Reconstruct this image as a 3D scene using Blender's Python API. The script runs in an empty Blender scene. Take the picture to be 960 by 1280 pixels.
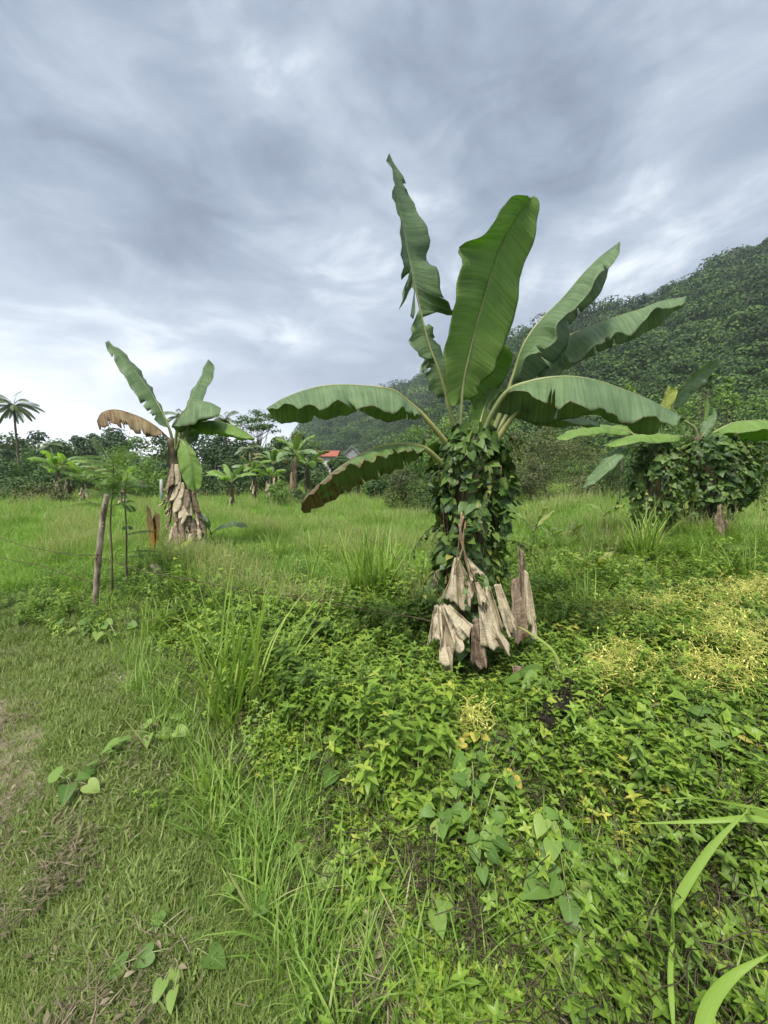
import bpy, math, random
import numpy as np
from mathutils import Vector, Matrix, noise as mnoise
SC = bpy.context.scene
COL = SC.collection
rad = math.radians
random.seed(11)
RNG = np.random.default_rng(7)

# ------------------------------------------------------------------ camera
F = 462.0                      # focal length in pixels of a 960x1280 frame
PITCH = rad(5.3)
CAMZ = 1.6
cp, sp = math.cos(PITCH), math.sin(PITCH)
cam_d = bpy.data.cameras.new('camera')
cam = bpy.data.objects.new('camera', cam_d)
COL.objects.link(cam)
cam.location = (0, 0, CAMZ)
cam.rotation_euler = (rad(90) - PITCH, 0, 0)
cam_d.sensor_fit = 'VERTICAL'
cam_d.sensor_height = 36.0
cam_d.lens = 36.0 * F / 1280.0
cam_d.clip_start = 0.05
cam_d.clip_end = 6000
SC.camera = cam


def P(px, py, Y):
    """the point at world depth Y seen at photograph position px, py"""
    a, b = (px - 480) / F, (640 - py) / F
    d = Vector((a, cp + b * sp, -sp + b * cp))
    return Vector((0, 0, CAMZ)) + d * (Y / d.y)


def S(v, a, b):
    t = np.clip((v - a) / (b - a), 0, 1)
    return t * t * (3 - 2 * t)


def gz(x, y):
    u = (x + y) * 0.7071
    z = 0.03 * np.sin(1.7 * x + .5) * np.cos(1.3 * y) + .02 * np.sin(3.3 * x + 2.1 * y) + .012 * np.sin(6.1 * x - 5.2 * y)
    z = z + .12 * S(u, .5, 1.3) * (1 - S(y, 5, 9)) * (1 - .9 * np.exp(-((x - .55) ** 2 + (y - 2.45) ** 2) / .5))
    z = z + .38 * S(x, 2.0, 6.5) * S(y, 3, 7)
    z = z - .05 * (1 - S(u, -.4, .3))
    return z


def G(x, y):
    return Vector((x, y, float(gz(x, y))))


def on_ground(px, py):
    """ground point seen at px, py"""
    a, b = (px - 480) / F, (640 - py) / F
    d = Vector((a, cp + b * sp, -sp + b * cp))
    t = 0.3
    while t < 80:
        p = Vector((0, 0, CAMZ)) + d * t
        if p.z < gz(p.x, p.y):
            return G(p.x, p.y)
        t += .02
    return G(p.x, p.y)


# ------------------------------------------------------------------ object helpers
def tag(o, label=None, cat=None, group=None, kind=None):
    if label: o['label'] = label
    if cat: o['category'] = cat
    if group: o['group'] = group
    if kind: o['kind'] = kind
    return o


def empty(name, loc, label, cat, group=None, rz=0):
    o = bpy.data.objects.new(name, None)
    COL.objects.link(o)
    o.location = loc
    o.rotation_euler = (0, 0, rz)
    o.empty_display_size = .1
    return tag(o, label, cat, group)


class MB:
    """collects vertices, faces and two per-vertex values (random tint, along/across)"""

    def __init__(s):
        s.v, s.f, s.r, s.u, s.w = [], [], [], [], []

    def add(s, p, r=0., u=0., w=0.):
        s.v.append((p[0], p[1], p[2])); s.r.append(r); s.u.append(u); s.w.append(w)
        return len(s.v) - 1

    def mesh(s, name, mat, smooth=True):
        me = bpy.data.meshes.new(name)
        me.from_pydata(s.v, [], s.f)
        me.materials.append(mat)
        for nm, vals in (('rnd', s.r), ('along', s.u), ('across', s.w)):
            a = me.attributes.new(nm, 'FLOAT', 'POINT')
            a.data.foreach_set('value', np.array(vals, dtype=np.float32))
        if smooth:
            me.polygons.foreach_set('use_smooth', [True] * len(me.polygons))
        me.update()
        return me

    def build(s, name, mat, parent=None, smooth=True, origin=None, link=True):
        me = s.mesh(name, mat, smooth)
        o = bpy.data.objects.new(name, me)
        if link: COL.objects.link(o)
        if parent is not None:
            o.parent = parent
            # geometry was written in world space unless told otherwise
            if origin is None:
                o.matrix_parent_inverse = (Matrix.Translation(parent_world(parent)) @ Matrix.Identity(4)).inverted()
        return o


def parent_world(p):
    loc = Vector((0, 0, 0))
    while p is not None:
        loc = loc + Vector(p.location)
        if p.matrix_parent_inverse != Matrix.Identity(4):
            loc = loc + p.matrix_parent_inverse.translation
        p = p.parent
    return loc


def top(o, loc):
    """move a top-level mesh's origin to loc, keeping its place"""
    loc = Vector(loc)
    o.data.transform(Matrix.Translation(-loc))
    o.location = loc
    return o


def spline(pts, n):
    """Catmull-Rom through pts, n samples, evenly in control index"""
    pts = [Vector(p) for p in pts]
    if len(pts) == 1: return [pts[0].copy() for _ in range(n)]
    if len(pts) == 2: return [pts[0].lerp(pts[1], i / (n - 1)) for i in range(n)]
    return [spl(pts, i / (n - 1) * (len(pts) - 1)) for i in range(n)]


def spl(pts, k):
    m = len(pts)
    k = max(0, min(m - 1 - 1e-6, k))
    i = int(k); t = k - i
    p1, p2 = pts[i], pts[i + 1]
    p0 = pts[i - 1] if i > 0 else p1 * 2 - p2
    p3 = pts[i + 2] if i + 2 < m else p2 * 2 - p1
    return .5 * ((2 * p1) + (-p0 + p2) * t + (2 * p0 - 5 * p1 + 4 * p2 - p3) * t * t + (-p0 + 3 * p1 - 3 * p2 + p3) * t ** 3)


def even(pts, n):
    """resample a polyline evenly by length"""
    d = [0]
    for a, b in zip(pts, pts[1:]): d.append(d[-1] + (b - a).length)
    out, j = [], 0
    for i in range(n):
        t = d[-1] * i / (n - 1)
        while j < len(pts) - 2 and d[j + 1] < t: j += 1
        seg = max(1e-9, d[j + 1] - d[j])
        out.append(pts[j].lerp(pts[j + 1], min(1, max(0, (t - d[j]) / seg))))
    return out


def tube(mb, pts, radii, sides=6, r=0., cap=True):
    n = len(pts)
    if not hasattr(radii, '__len__'): radii = [radii] * n
    rings = []
    ref = Vector((.3, .9, .1)).normalized()
    L = 0
    for i, p in enumerate(pts):
        a, b = pts[max(0, i - 1)], pts[min(n - 1, i + 1)]
        t = (b - a)
        if t.length < 1e-9: t = Vector((0, 0, 1))
        t.normalize()
        x = ref - t * ref.dot(t)
        if x.length < .05: x = Vector((1, 0, 0)) - t * t.x
        x.normalize(); y = t.cross(x); ref = x
        if i: L += (p - pts[i - 1]).length
        rr = radii[i]
        rings.append([mb.add(p + (x * math.cos(q) + y * math.sin(q)) * rr, r, L, k / sides)
                      for k, q in enumerate([2 * math.pi * j / sides for j in range(sides)])])
    for i in range(n - 1):
        for k in range(sides):
            mb.f.append((rings[i][k], rings[i][(k + 1) % sides], rings[i + 1][(k + 1) % sides], rings[i + 1][k]))
    if cap:
        mb.f.append(tuple(rings[0][::-1])); mb.f.append(tuple(rings[-1]))


OVATE = [(0, 0, 0.02), (.28, .26, .40), (.62, .58, .34), (1, 1, 0)]
LANCE = [(0, 0, 0.02), (.3, .3, .36), (.65, .65, .27), (1, 1, 0)]
HEART = [(0, -.02, .03), (.04, -.15, .16), (.10, -.17, .34), (.20, -.05, .49), (.35, .14, .54), (.55, .40, .46), (.75, .68, .28), (.90, .87, .10), (1, 1, 0)]
HEART_S = [(0, -.02, 0.03), (.08, -.17, .30), (.30, .12, .54), (.62, .52, .38), (.85, .82, .13), (1, 1, 0)]
ROUND = [(0, 0, .05), (.25, .2, .5), (.6, .55, .55), (.9, .9, .3), (1, 1, 0)]


def leaf(mb, base, d, nrm, L, W, prof=OVATE, curl=.15, fold=.12, r=None):
    """one small leaf: two halves folded on the midrib, bent down to the tip"""
    d = d.normalized()
    nrm = nrm - d * nrm.dot(d)
    if nrm.length < 1e-4: nrm = Vector((0, 0, 1)) - d * d.z + Vector((.01, 0, 0))
    nrm.normalize()
    x = d.cross(nrm)
    if r is None: r = random.random()
    C, A, B = [], [], []
    for sc_, se, w in prof:
        C.append(mb.add(base + d * (sc_ * L) - nrm * (curl * L * sc_ * sc_), r, sc_, 0))
        if w > 0:
            q = base + d * (se * L) - nrm * (curl * L * se * abs(se)) + nrm * (fold * w * W)
            A.append(mb.add(q + x * (w * W), r, se, 1)); B.append(mb.add(q - x * (w * W), r, se, 1))
    for i in range(len(prof) - 1):
        if i + 1 < len(A):
            mb.f.append((C[i], C[i + 1], A[i + 1], A[i])); mb.f.append((C[i], B[i], B[i + 1], C[i + 1]))
        else:
            mb.f.append((C[i], C[i + 1], A[i])); mb.f.append((C[i], B[i], C[i + 1]))


def blade(mb, base, az, L, W, elev=80, bend=60, r=None, n=7, twist=0):
    """a grass blade: starts at elev degrees, bends over by `bend` degrees"""
    if r is None: r = random.random()
    p = Vector(base)
    h = Vector((math.cos(az), math.sin(az), 0)); s = Vector((-math.sin(az + twist), math.cos(az + twist), 0))
    prev = None
    for i in range(n + 1):
        t = i / n
        w = W * (.55 + .45 * min(1, t * 5)) * (1 - t ** 2.2) * .5
        e = rad(elev - bend * t ** 1.6)
        d = h * math.cos(e) + Vector((0, 0, math.sin(e)))
        up = -h * math.sin(e) + Vector((0, 0, math.cos(e)))
        if i == n:
            c = (mb.add(p, r, t, 0),)
        else:
            c = (mb.add(p + s * w + up * w * .35, r, t, 1), mb.add(p, r, t, 0), mb.add(p - s * w + up * w * .35, r, t, 1))
        if prev:
            if len(c) == 3:
                mb.f.append((prev[0], prev[1], c[1], c[0])); mb.f.append((prev[1], prev[2], c[2], c[1]))
            else:
                mb.f.append((prev[0], prev[1], c[0])); mb.f.append((prev[1], prev[2], c[0]))
        prev = c
        p = p + d * (L / n)


# ------------------------------------------------------------------ materials
def new_mat(name):
    m = bpy.data.materials.new(name); m.use_nodes = True
    nt = m.node_tree; nt.nodes.clear()
    return m, nt


def N(nt, typ, **kw):
    n = nt.nodes.new(typ)
    for k, v in kw.items():
        if k.startswith('i_'):
            n.inputs[k[2:].replace('_', ' ')].default_value = v
        else: setattr(n, k, v)
    return n


def ramp(nt, fac, stops, interp='LINEAR'):
    n = nt.nodes.new('ShaderNodeValToRGB')
    cr = n.color_ramp; cr.interpolation = interp
    while len(cr.elements) < len(stops): cr.elements.new(.5)
    for e, (p, c) in zip(cr.elements, stops):
        e.position = p; e.color = (*c, 1) if len(c) == 3 else c
    nt.links.new(fac, n.inputs['Fac'])
    return n.outputs['Color']


def mathn(nt, op, a, b=None, c=None, clamp=False):
    n = nt.nodes.new('ShaderNodeMath'); n.operation = op; n.use_clamp = clamp
    for i, v in enumerate((a, b, c)):
        if v is None: continue
        if hasattr(v, 'links'): nt.links.new(v, n.inputs[i])
        else: n.inputs[i].default_value = v
    return n.outputs[0]


def mixc(nt, fac, a, b, mode='MIX'):
    n = nt.nodes.new('ShaderNodeMix'); n.data_type = 'RGBA'; n.blend_type = mode
    for s, v in ((n.inputs[0], fac), (n.inputs[6], a), (n.inputs[7], b)):
        if hasattr(v, 'links'): nt.links.new(v, s)
        elif isinstance(v, (int, float)): s.default_value = v
        else: s.default_value = (*v, 1)
    return n.outputs[2]


def attr(nt, name, typ='GEOMETRY'):
    n = nt.nodes.new('ShaderNodeAttribute'); n.attribute_name = name; n.attribute_type = typ
    return n.outputs['Fac']


def leaf_mat(name, stops, trans=.35, rough=.5, inst=False, obj=False, backcol=None, noise_scale=0, spec=.35, patch=None, dead=None, vein=0):
    """foliage: tint from the per-leaf value (+ per-instance tint), thin translucency"""
    m, nt = new_mat(name)
    f = attr(nt, 'rnd')
    if inst:
        f = mathn(nt, 'ADD', mathn(nt, 'MULTIPLY', f, .55), mathn(nt, 'MULTIPLY', attr(nt, 'tint', 'INSTANCER'), .45))
    if obj:
        oi = N(nt, 'ShaderNodeObjectInfo')
        f = mathn(nt, 'ADD', mathn(nt, 'MULTIPLY', f, .55), mathn(nt, 'MULTIPLY', oi.outputs['Random'], .45))
    if noise_scale:
        g = N(nt, 'ShaderNodeNewGeometry')
        nz = N(nt, 'ShaderNodeTexNoise'); nz.inputs['Scale'].default_value = noise_scale; nz.inputs['Detail'].default_value = 3
        nt.links.new(g.outputs['Position'], nz.inputs['Vector'])
        f = mathn(nt, 'ADD', mathn(nt, 'MULTIPLY', f, .6), mathn(nt, 'MULTIPLY_ADD', nz.outputs['Fac'], 1.4, -.5), clamp=True)
    c = ramp(nt, f, stops)
    if vein:
        rib = mathn(nt, 'LESS_THAN', attr(nt, 'across'), .08)
        c = mixc(nt, mathn(nt, 'MULTIPLY', rib, vein), c, (.22, .33, .10))
    p = N(nt, 'ShaderNodeBsdfPrincipled'); p.inputs['Roughness'].default_value = rough
    p.inputs['Specular IOR Level'].default_value = spec
    nt.links.new(c, p.inputs['Base Color'])
    t = N(nt, 'ShaderNodeBsdfTranslucent')
    tc = mixc(nt, 1.0, c, (1.15, 1.25, .55), 'MULTIPLY')
    nt.links.new(tc, t.inputs['Color'])
    mx = N(nt, 'ShaderNodeMixShader'); mx.inputs[0].default_value = trans
    nt.links.new(p.outputs[0], mx.inputs[1]); nt.links.new(t.outputs[0], mx.inputs[2])
    o = N(nt, 'ShaderNodeOutputMaterial'); nt.links.new(mx.outputs[0], o.inputs['Surface'])
    return m


def plain_mat(name, stops, scale=8, rough=.8, stretch=(1, 1, 1), bump=.3, detail=6, use='noise', dist=.02, spec=.3):
    m, nt = new_mat(name)
    tc = N(nt, 'ShaderNodeTexCoord'); mp = N(nt, 'ShaderNodeMapping'); mp.inputs['Scale'].default_value = stretch
    nt.links.new(tc.outputs['Object'], mp.inputs['Vector'])
    nz = N(nt, 'ShaderNodeTexNoise'); nz.inputs['Scale'].default_value = scale; nz.inputs['Detail'].default_value = detail
    nt.links.new(mp.outputs[0], nz.inputs['Vector'])
    c = ramp(nt, nz.outputs['Fac'], stops)
    p = N(nt, 'ShaderNodeBsdfPrincipled'); p.inputs['Roughness'].default_value = rough
    p.inputs['Specular IOR Level'].default_value = spec
    nt.links.new(c, p.inputs['Base Color'])
    b = N(nt, 'ShaderNodeBump'); b.inputs['Strength'].default_value = bump; b.inputs['Distance'].default_value = dist
    nt.links.new(nz.outputs['Fac'], b.inputs['Height']); nt.links.new(b.outputs[0], p.inputs['Normal'])
    o = N(nt, 'ShaderNodeOutputMaterial'); nt.links.new(p.outputs[0], o.inputs['Surface'])
    return m


def banana_mat(name, c_dark, c_mid, c_light, trans=.22, dead=0.0, dead_at=.8, rough=.42, spots=.12, dead_side=None):
    """banana blade: fine lateral veins across, pale stripes, browned patches"""
    m, nt = new_mat(name)
    al, ac, rn = attr(nt, 'along'), attr(nt, 'across'), attr(nt, 'rnd')
    cx = N(nt, 'ShaderNodeCombineXYZ')
    nt.links.new(mathn(nt, 'MULTIPLY', al, 90), cx.inputs[0]); nt.links.new(mathn(nt, 'MULTIPLY', ac, .6), cx.inputs[1]); nt.links.new(rn, cx.inputs[2])
    vn = N(nt, 'ShaderNodeTexNoise'); vn.inputs['Scale'].default_value = 1.0; vn.inputs['Detail'].default_value = 5; vn.inputs['Roughness'].default_value = .7
    nt.links.new(cx.outputs[0], vn.inputs['Vector'])
    cx2 = N(nt, 'ShaderNodeCombineXYZ')
    nt.links.new(mathn(nt, 'MULTIPLY', al, 7), cx2.inputs[0]); nt.links.new(mathn(nt, 'MULTIPLY', ac, 1.5), cx2.inputs[1]); nt.links.new(rn, cx2.inputs[2])
    bn = N(nt, 'ShaderNodeTexNoise'); bn.inputs['Scale'].default_value = 1.0; bn.inputs['Detail'].default_value = 4
    nt.links.new(cx2.outputs[0], bn.inputs['Vector'])
    f = mathn(nt, 'ADD', mathn(nt, 'MULTIPLY', vn.outputs['Fac'], .8), mathn(nt, 'MULTIPLY', bn.outputs['Fac'], .5))
    c = ramp(nt, f, [(.46, c_dark), (.63, c_mid), (.82, c_light)])
    # brown patches: towards margin and tip
    pn = N(nt, 'ShaderNodeTexNoise'); pn.inputs['Scale'].default_value = 2.2; pn.inputs['Detail'].default_value = 7; pn.inputs['Roughness'].default_value = .65
    nt.links.new(cx2.outputs[0], pn.inputs['Vector'])
    e = mathn(nt, 'ADD', mathn(nt, 'POWER', al, 3.0), mathn(nt, 'MULTIPLY', mathn(nt, 'POWER', ac, 4.0), .5))
    fac = mathn(nt, 'ADD', mathn(nt, 'MULTIPLY', e, dead), mathn(nt, 'MULTIPLY_ADD', pn.outputs['Fac'], 1.0, -dead_at))
    fac = mathn(nt, 'MULTIPLY', fac, 9.0, clamp=True)
    dc = ramp(nt, vn.outputs['Fac'], [(.3, (.05, .03, .012)), (.5, (.16, .10, .045)), (.65, (.30, .22, .11))])
    mg = mathn(nt, 'MULTIPLY', mathn(nt, 'SUBTRACT', mathn(nt, 'ADD', ac, mathn(nt, 'MULTIPLY', pn.outputs['Fac'], .12)), 1.035), 40., clamp=True)
    yel = mathn(nt, 'MAXIMUM', fac, mathn(nt, 'MULTIPLY', mg, .8), clamp=True)
    c = mixc(nt, yel, c, dc)
    p = N(nt, 'ShaderNodeBsdfPrincipled'); p.inputs['Roughness'].default_value = rough; p.inputs['Specular IOR Level'].default_value = .4
    nt.links.new(c, p.inputs['Base Color'])
    b = N(nt, 'ShaderNodeBump'); b.inputs['Strength'].default_value = .8; b.inputs['Distance'].default_value = .012
    nt.links.new(vn.outputs['Fac'], b.inputs['Height']); nt.links.new(b.outputs[0], p.inputs['Normal'])
    t = N(nt, 'ShaderNodeBsdfTranslucent'); nt.links.new(mixc(nt, 1., c, (1.2, 1.35, .5), 'MULTIPLY'), t.inputs['Color'])
    mx = N(nt, 'ShaderNodeMixShader'); mx.inputs[0].default_value = trans
    nt.links.new(p.outputs[0], mx.inputs[1]); nt.links.new(t.outputs[0], mx.inputs[2])
    o = N(nt, 'ShaderNodeOutputMaterial'); nt.links.new(mx.outputs[0], o.inputs['Surface'])
    return m


MT = {}
MT['banana'] = banana_mat('banana_leaf_green', (.105, .175, .078), (.16, .25, .11), (.25, .345, .165), rough=.44, trans=.32)
MT['banana_bright'] = banana_mat('banana_leaf_bright', (.16, .27, .06), (.23, .37, .085), (.31, .44, .12), trans=.45, rough=.4)
MT['banana_old'] = banana_mat('banana_leaf_worn', (.10, .18, .055), (.155, .25, .075), (.22, .32, .115), dead=.55, dead_at=.72)
MT['banana_yellow'] = banana_mat('banana_leaf_yellow', (.20, .26, .04), (.30, .36, .06), (.42, .45, .10), trans=.35, dead=.2)
MT['banana_brown'] = banana_mat('banana_leaf_brown', (.13, .10, .05), (.24, .18, .09), (.36, .27, .14), trans=.2, dead=.5, dead_at=.62, rough=.7)
MT['banana_orange'] = banana_mat('banana_leaf_orange', (.22, .18, .03), (.38, .20, .03), (.48, .22, .04), trans=.3, dead=.5, dead_at=.66, rough=.6)
MT['dead'] = banana_mat('dead_leaf', (.40, .325, .21), (.54, .455, .31), (.68, .59, .43), trans=.12, dead=.15, dead_at=.78, rough=.85)
MT['dead_dark'] = banana_mat('dead_leaf_weathered', (.13, .09, .055), (.27, .20, .14), (.42, .33, .24), trans=.1, dead=.3, dead_at=.62, rough=.9)
MT['rib'] = plain_mat('leaf_rib', [(.3, (.20, .24, .09)), (.7, (.34, .36, .17))], 6, .5)
MT['petiole'] = plain_mat('petiole', [(.3, (.24, .27, .08)), (.7, (.40, .38, .15))], 9, .5)
MT['rib_brown'] = plain_mat('rib_brown', [(.3, (.18, .11, .06)), (.7, (.36, .26, .16))], 14, .8)
MT['stem'] = plain_mat('pseudostem', [(.3, (.03, .025, .015)), (.5, (.10, .085, .045)), (.75, (.20, .18, .10))], 7, .8, (1, 1, .3), .6)
MT['bark'] = plain_mat('bark', [(.3, (.06, .045, .03)), (.7, (.17, .14, .10))], 5, .9, (1, 1, .3), .7)
MT['pale_bark'] = plain_mat('pale_bark', [(.3, (.20, .18, .15)), (.7, (.36, .34, .30))], 5, .9)
MT['stake'] = plain_mat('stake_bark', [(.3, (.13, .095, .065)), (.5, (.30, .25, .19)), (.72, (.46, .40, .32))], 16, .85, (1, 1, .35), .9)
MT['wire'] = plain_mat('rusty_wire', [(.3, (.05, .03, .02)), (.7, (.12, .08, .05))], 30, .7)
MT['twig'] = plain_mat('dry_twig', [(.3, (.10, .065, .04)), (.7, (.26, .18, .11))], 20, .9)
MT['black_twig'] = plain_mat('dead_vine_black', [(.3, (.012, .010, .008)), (.7, (.04, .032, .025))], 20, .9)
MT['dodder'] = plain_mat('yellow_thread', [(.3, (.55, .54, .10)), (.7, (.74, .72, .22))], 20, .6)
MT['grass_short'] = leaf_mat('short_grass', [(.1, (.12, .18, .04)), (.5, (.225, .305, .08)), (.85, (.32, .385, .13)), (.97, (.44, .40, .22))], .3, .55, inst=True)
MT['grass_field'] = leaf_mat('meadow_grass', [(.1, (.13, .25, .04)), (.5, (.25, .40, .075)), (.85, (.38, .50, .14)), (.98, (.52, .49, .25))], .4, .55, inst=True)
MT['grass_tall'] = leaf_mat('tall_grass', [(.1, (.16, .26, .04)), (.6, (.28, .42, .07)), (.97, (.42, .50, .14))], .4, .45, vein=.3)
MT['creeper'] = leaf_mat('creeper_leaf', [(.05, (.034, .066, .013)), (.33, (.105, .185, .026)), (.72, (.235, .365, .045)), (1.0, (.50, .49, .09))], .3, .42, inst=True, vein=.35)
MT['heart'] = leaf_mat('heart_leaf', [(.05, (.09, .17, .035)), (.6, (.16, .28, .055)), (.95, (.27, .37, .09))], .32, .5, vein=.5)
MT['vine'] = leaf_mat('climbing_leaf', [(.05, (.035, .075, .020)), (.5, (.085, .155, .036)), (.92, (.16, .24, .055)), (.99, (.30, .30, .07))], .25, .45, vein=.4)
MT['yellow_leaf'] = leaf_mat('yellow_leaf', [(.1, (.42, .36, .06)), (.9, (.60, .52, .12))], .3, .5, vein=.2)
MT['litter'] = leaf_mat('dry_litter', [(.1, (.05, .042, .022)), (.6, (.20, .165, .10)), (.95, (.36, .30, .21))], .1, .8, inst=True)
MT['tree_dark'] = leaf_mat('tree_foliage_dark', [(.05, (.028, .060, .024)), (.5, (.058, .105, .036)), (.95, (.11, .17, .055))], .25, .6, obj=True)
MT['tree_mid'] = leaf_mat('tree_foliage_mid', [(.05, (.045, .090, .026)), (.5, (.09, .16, .042)), (.95, (.16, .24, .07))], .3, .6, obj=True)
MT['tree_light'] = leaf_mat('tree_foliage_light', [(.05, (.08, .15, .034)), (.5, (.15, .25, .055)), (.95, (.25, .36, .09))], .35, .6, obj=True)
MT['shrub_olive'] = leaf_mat('shrub_olive', [(.05, (.055, .070, .028)), (.5, (.11, .13, .048)), (.95, (.19, .21, .085))], .25, .65, obj=True)
MT['frond'] = leaf_mat('palm_frond', [(.05, (.09, .13, .07)), (.5, (.16, .21, .10)), (.95, (.24, .29, .14))], .2, .5, obj=True)
MT['forest'] = leaf_mat('forest_leaf', [(.05, (.015, .034, .009)), (.45, (.042, .088, .018)), (.8, (.115, .20, .032)), (.97, (.23, .33, .06))], .2, .7, inst=True)


# ------------------------------------------------------------------ banana parts
def sheet(mb, A, B, m=8, arch=.0, archdir=None, ripple=.0, rfreq=30, tears=0, r=0., u0=0., u1=1., vmin=.35, fine=.0):
    """a sheet between polylines A (rib) and B (margin) of equal length"""
    n = len(A)
    tear_rows = set(random.sample(range(2, n - 3), min(tears, n - 6))) if tears and n > 8 else set()
    tv = {q: random.uniform(vmin, .8) for q in tear_rows}
    ph = random.uniform(0, 6)

    def pt(i, v, sh=0.):
        a, b = A[i], B[i]
        w = (b - a)
        t = (A[min(i + 1, n - 1)] - A[max(i - 1, 0)])
        nn = w.cross(t)
        if nn.length > 1e-9: nn.normalize()
        q = a.lerp(b, v)
        if arch: q = q + (archdir if archdir else Vector((0, 0, 1))) * (arch * w.length * math.sin(math.pi * min(1, v)) )
        s = i / (n - 1)
        if ripple:
            q = q + nn * (ripple * (v ** 1.3) * (math.sin(s * rfreq + ph) + .6 * math.sin(s * rfreq * 2.3 + ph * 2) + .35 * mnoise.noise(Vector((s * rfreq, v * 2, ph))) * 2))
        if fine: q = q + nn * (fine * math.sin(s * n * 1.9) * min(1, v * 4))
        if sh and t.length > 1e-9:
            q = q + t.normalized() * sh
        return mb.add(q, r, u0 + (u1 - u0) * s, v)
    rows = []
    for i in range(n): rows.append([pt(i, j / m) for j in range(m + 1)])
    for i in range(n - 1):
        lo, hi = rows[i], rows[i + 1]
        if i in tear_rows:
            # V-shaped tear: new upper row, pulled open towards the margin
            st = (A[i + 1] - A[i]).length
            alt = []
            for j in range(m + 1):
                v = j / m
                k = max(0, (v - tv[i]) / (1 - tv[i]))
                alt.append(pt(i + 1, v, -st * .0 + 0) if k <= 0 else pt(i + 1, v, -st * min(1.0, k * 1.2)))
            hi = [rows[i + 1][j] if (j / m) <= tv[i] else alt[j] for j in range(m + 1)]
        for j in range(m):
            mb.f.append((lo[j], lo[j + 1], hi[j + 1], hi[j]))


def pick(pts3, k0, k1, n):
    return [spl(pts3, k0 + (k1 - k0) * i / (n - 1)) for i in range(n)]


def traced_leaf(root, name, mid, segs, mat, r0=.016, r1=.003, ripple=.012, rfreq=34, rmat='rib', pet_k=1, thick=.0016, m=9, label=None, n=46, arch=.06, fine=.0018, xt=0):
    """leaf from a midrib through 3-D points and one sheet per side; segs: (k0, k1, [(px,py)..], dY, tears)"""
    M3 = [P(*q) for q in mid]
    nk = len(M3) - 1
    mb = MB()
    for sgi, sg in enumerate(segs):
        k0, k1, pts, dY = sg[:4]
        tears = (sg[4] if len(sg) > 4 else 0) + xt
        nn = max(10, int(n * (k1 - k0) / nk) + 6)
        A = pick(M3, k0, k1, nn)
        E = []
        for i, q in enumerate(pts):
            s = i / (len(pts) - 1)
            Ym = spl(M3, k0 + (k1 - k0) * s).y
            yy = q[2] if len(q) > 2 else Ym + dY * (.35 + .65 * math.sin(math.pi * min(1, .08 + s * .9)))
            E.append(P(q[0], q[1], yy))
        B = even(spline(E, 90), nn)
        sheet(mb, A, B, m=m, arch=arch if dY < 0 else -arch * .3, ripple=ripple, rfreq=rfreq, tears=tears, r=random.random(), u0=k0 / nk, u1=k1 / nk, fine=fine, vmin=.55)
    o = mb.build(name, MT[mat], root)
    if label: o['label'] = label
    if thick:
        md = o.modifiers.new('thickness', 'SOLIDIFY'); md.thickness = thick; md.offset = 0
    t = MB()
    cl = pick(M3, 0, nk, 44)
    rr = [r0 * (1 - i / 43) ** 1.1 * (1 if i < 8 else max(.5, 1 - (i - 8) * .035)) + r1 * (1 - i / 60) for i in range(44)]
    tube(t, cl, rr, 7)
    ro = t.build('midrib', MT[rmat], o, origin=0)
    ro.matrix_parent_inverse = Matrix.Identity(4)
    return o


def drape(root, name, top_pts, bot_pts, Yt, Yb, folds=3, amp=.04, mat='dead', ragged=.02, n=22, mm=34, curl=0, r=None, label=None, parent_obj=None):
    """a dead leaf hanging in pleats: top outline to bottom outline"""
    mb = MB()
    r = random.random() if r is None else r
    T = even(spline([P(q[0], q[1], q[2] if len(q) > 2 else Yt) for q in top_pts], 60), mm)
    B = even(spline([P(q[0], q[1], q[2] if len(q) > 2 else Yb) for q in bot_pts], 60), mm)
    ph = random.uniform(0, 6)
    rows = []
    for i in range(n):
        s = i / (n - 1)
        row = []
        for j in range(mm):
            v = j / (mm - 1)
            q = T[j].lerp(B[j], s); v0 = v
            w = .25 + .75 * s
            v = v + .16 * mnoise.noise(Vector((v * 3.1, ph * 3, s * .7)))
            o = amp * w * (math.sin(v * folds * 2 * math.pi + ph + .8 * math.sin(s * 3)) + .35 * math.sin(v * folds * 4.7 * math.pi + ph * 2 + s * 2))
            o += amp * .9 * mnoise.noise(Vector((v * 4, s * 3, ph))) + amp * .25 * mnoise.noise(Vector((v * 14, s * 11, ph)))
            q = q + Vector((.25 * o * math.cos(ph), -o, 0))
            q.y -= curl * math.sin(s * math.pi) * .1
            if s > .75: q.z += (s - .75) * 4 * ragged * 1.6 * (mnoise.noise(Vector((v * 9, ph, 3))) + .5 * mnoise.noise(Vector((v * 31, ph, 7))))
            row.append(mb.add(q, r, s * .35 + .05 + r * .3, v0 * .9))
        rows.append(row)
    for i in range(n - 1):
        for j in range(mm - 1):
            mb.f.append((rows[i][j], rows[i][j + 1], rows[i + 1][j + 1], rows[i + 1][j]))
    o = mb.build(name, MT[mat], root)
    md = o.modifiers.new('thickness', 'SOLIDIFY'); md.thickness = .0025; md.offset = 0
    if label: o['label'] = label
    return o


def copy_tree(o, parent=None):
    c = o.copy(); COL.objects.link(c)
    if parent is not None: c.parent = parent
    for ch in list(o.children): copy_tree(ch, c)
    return c


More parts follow.
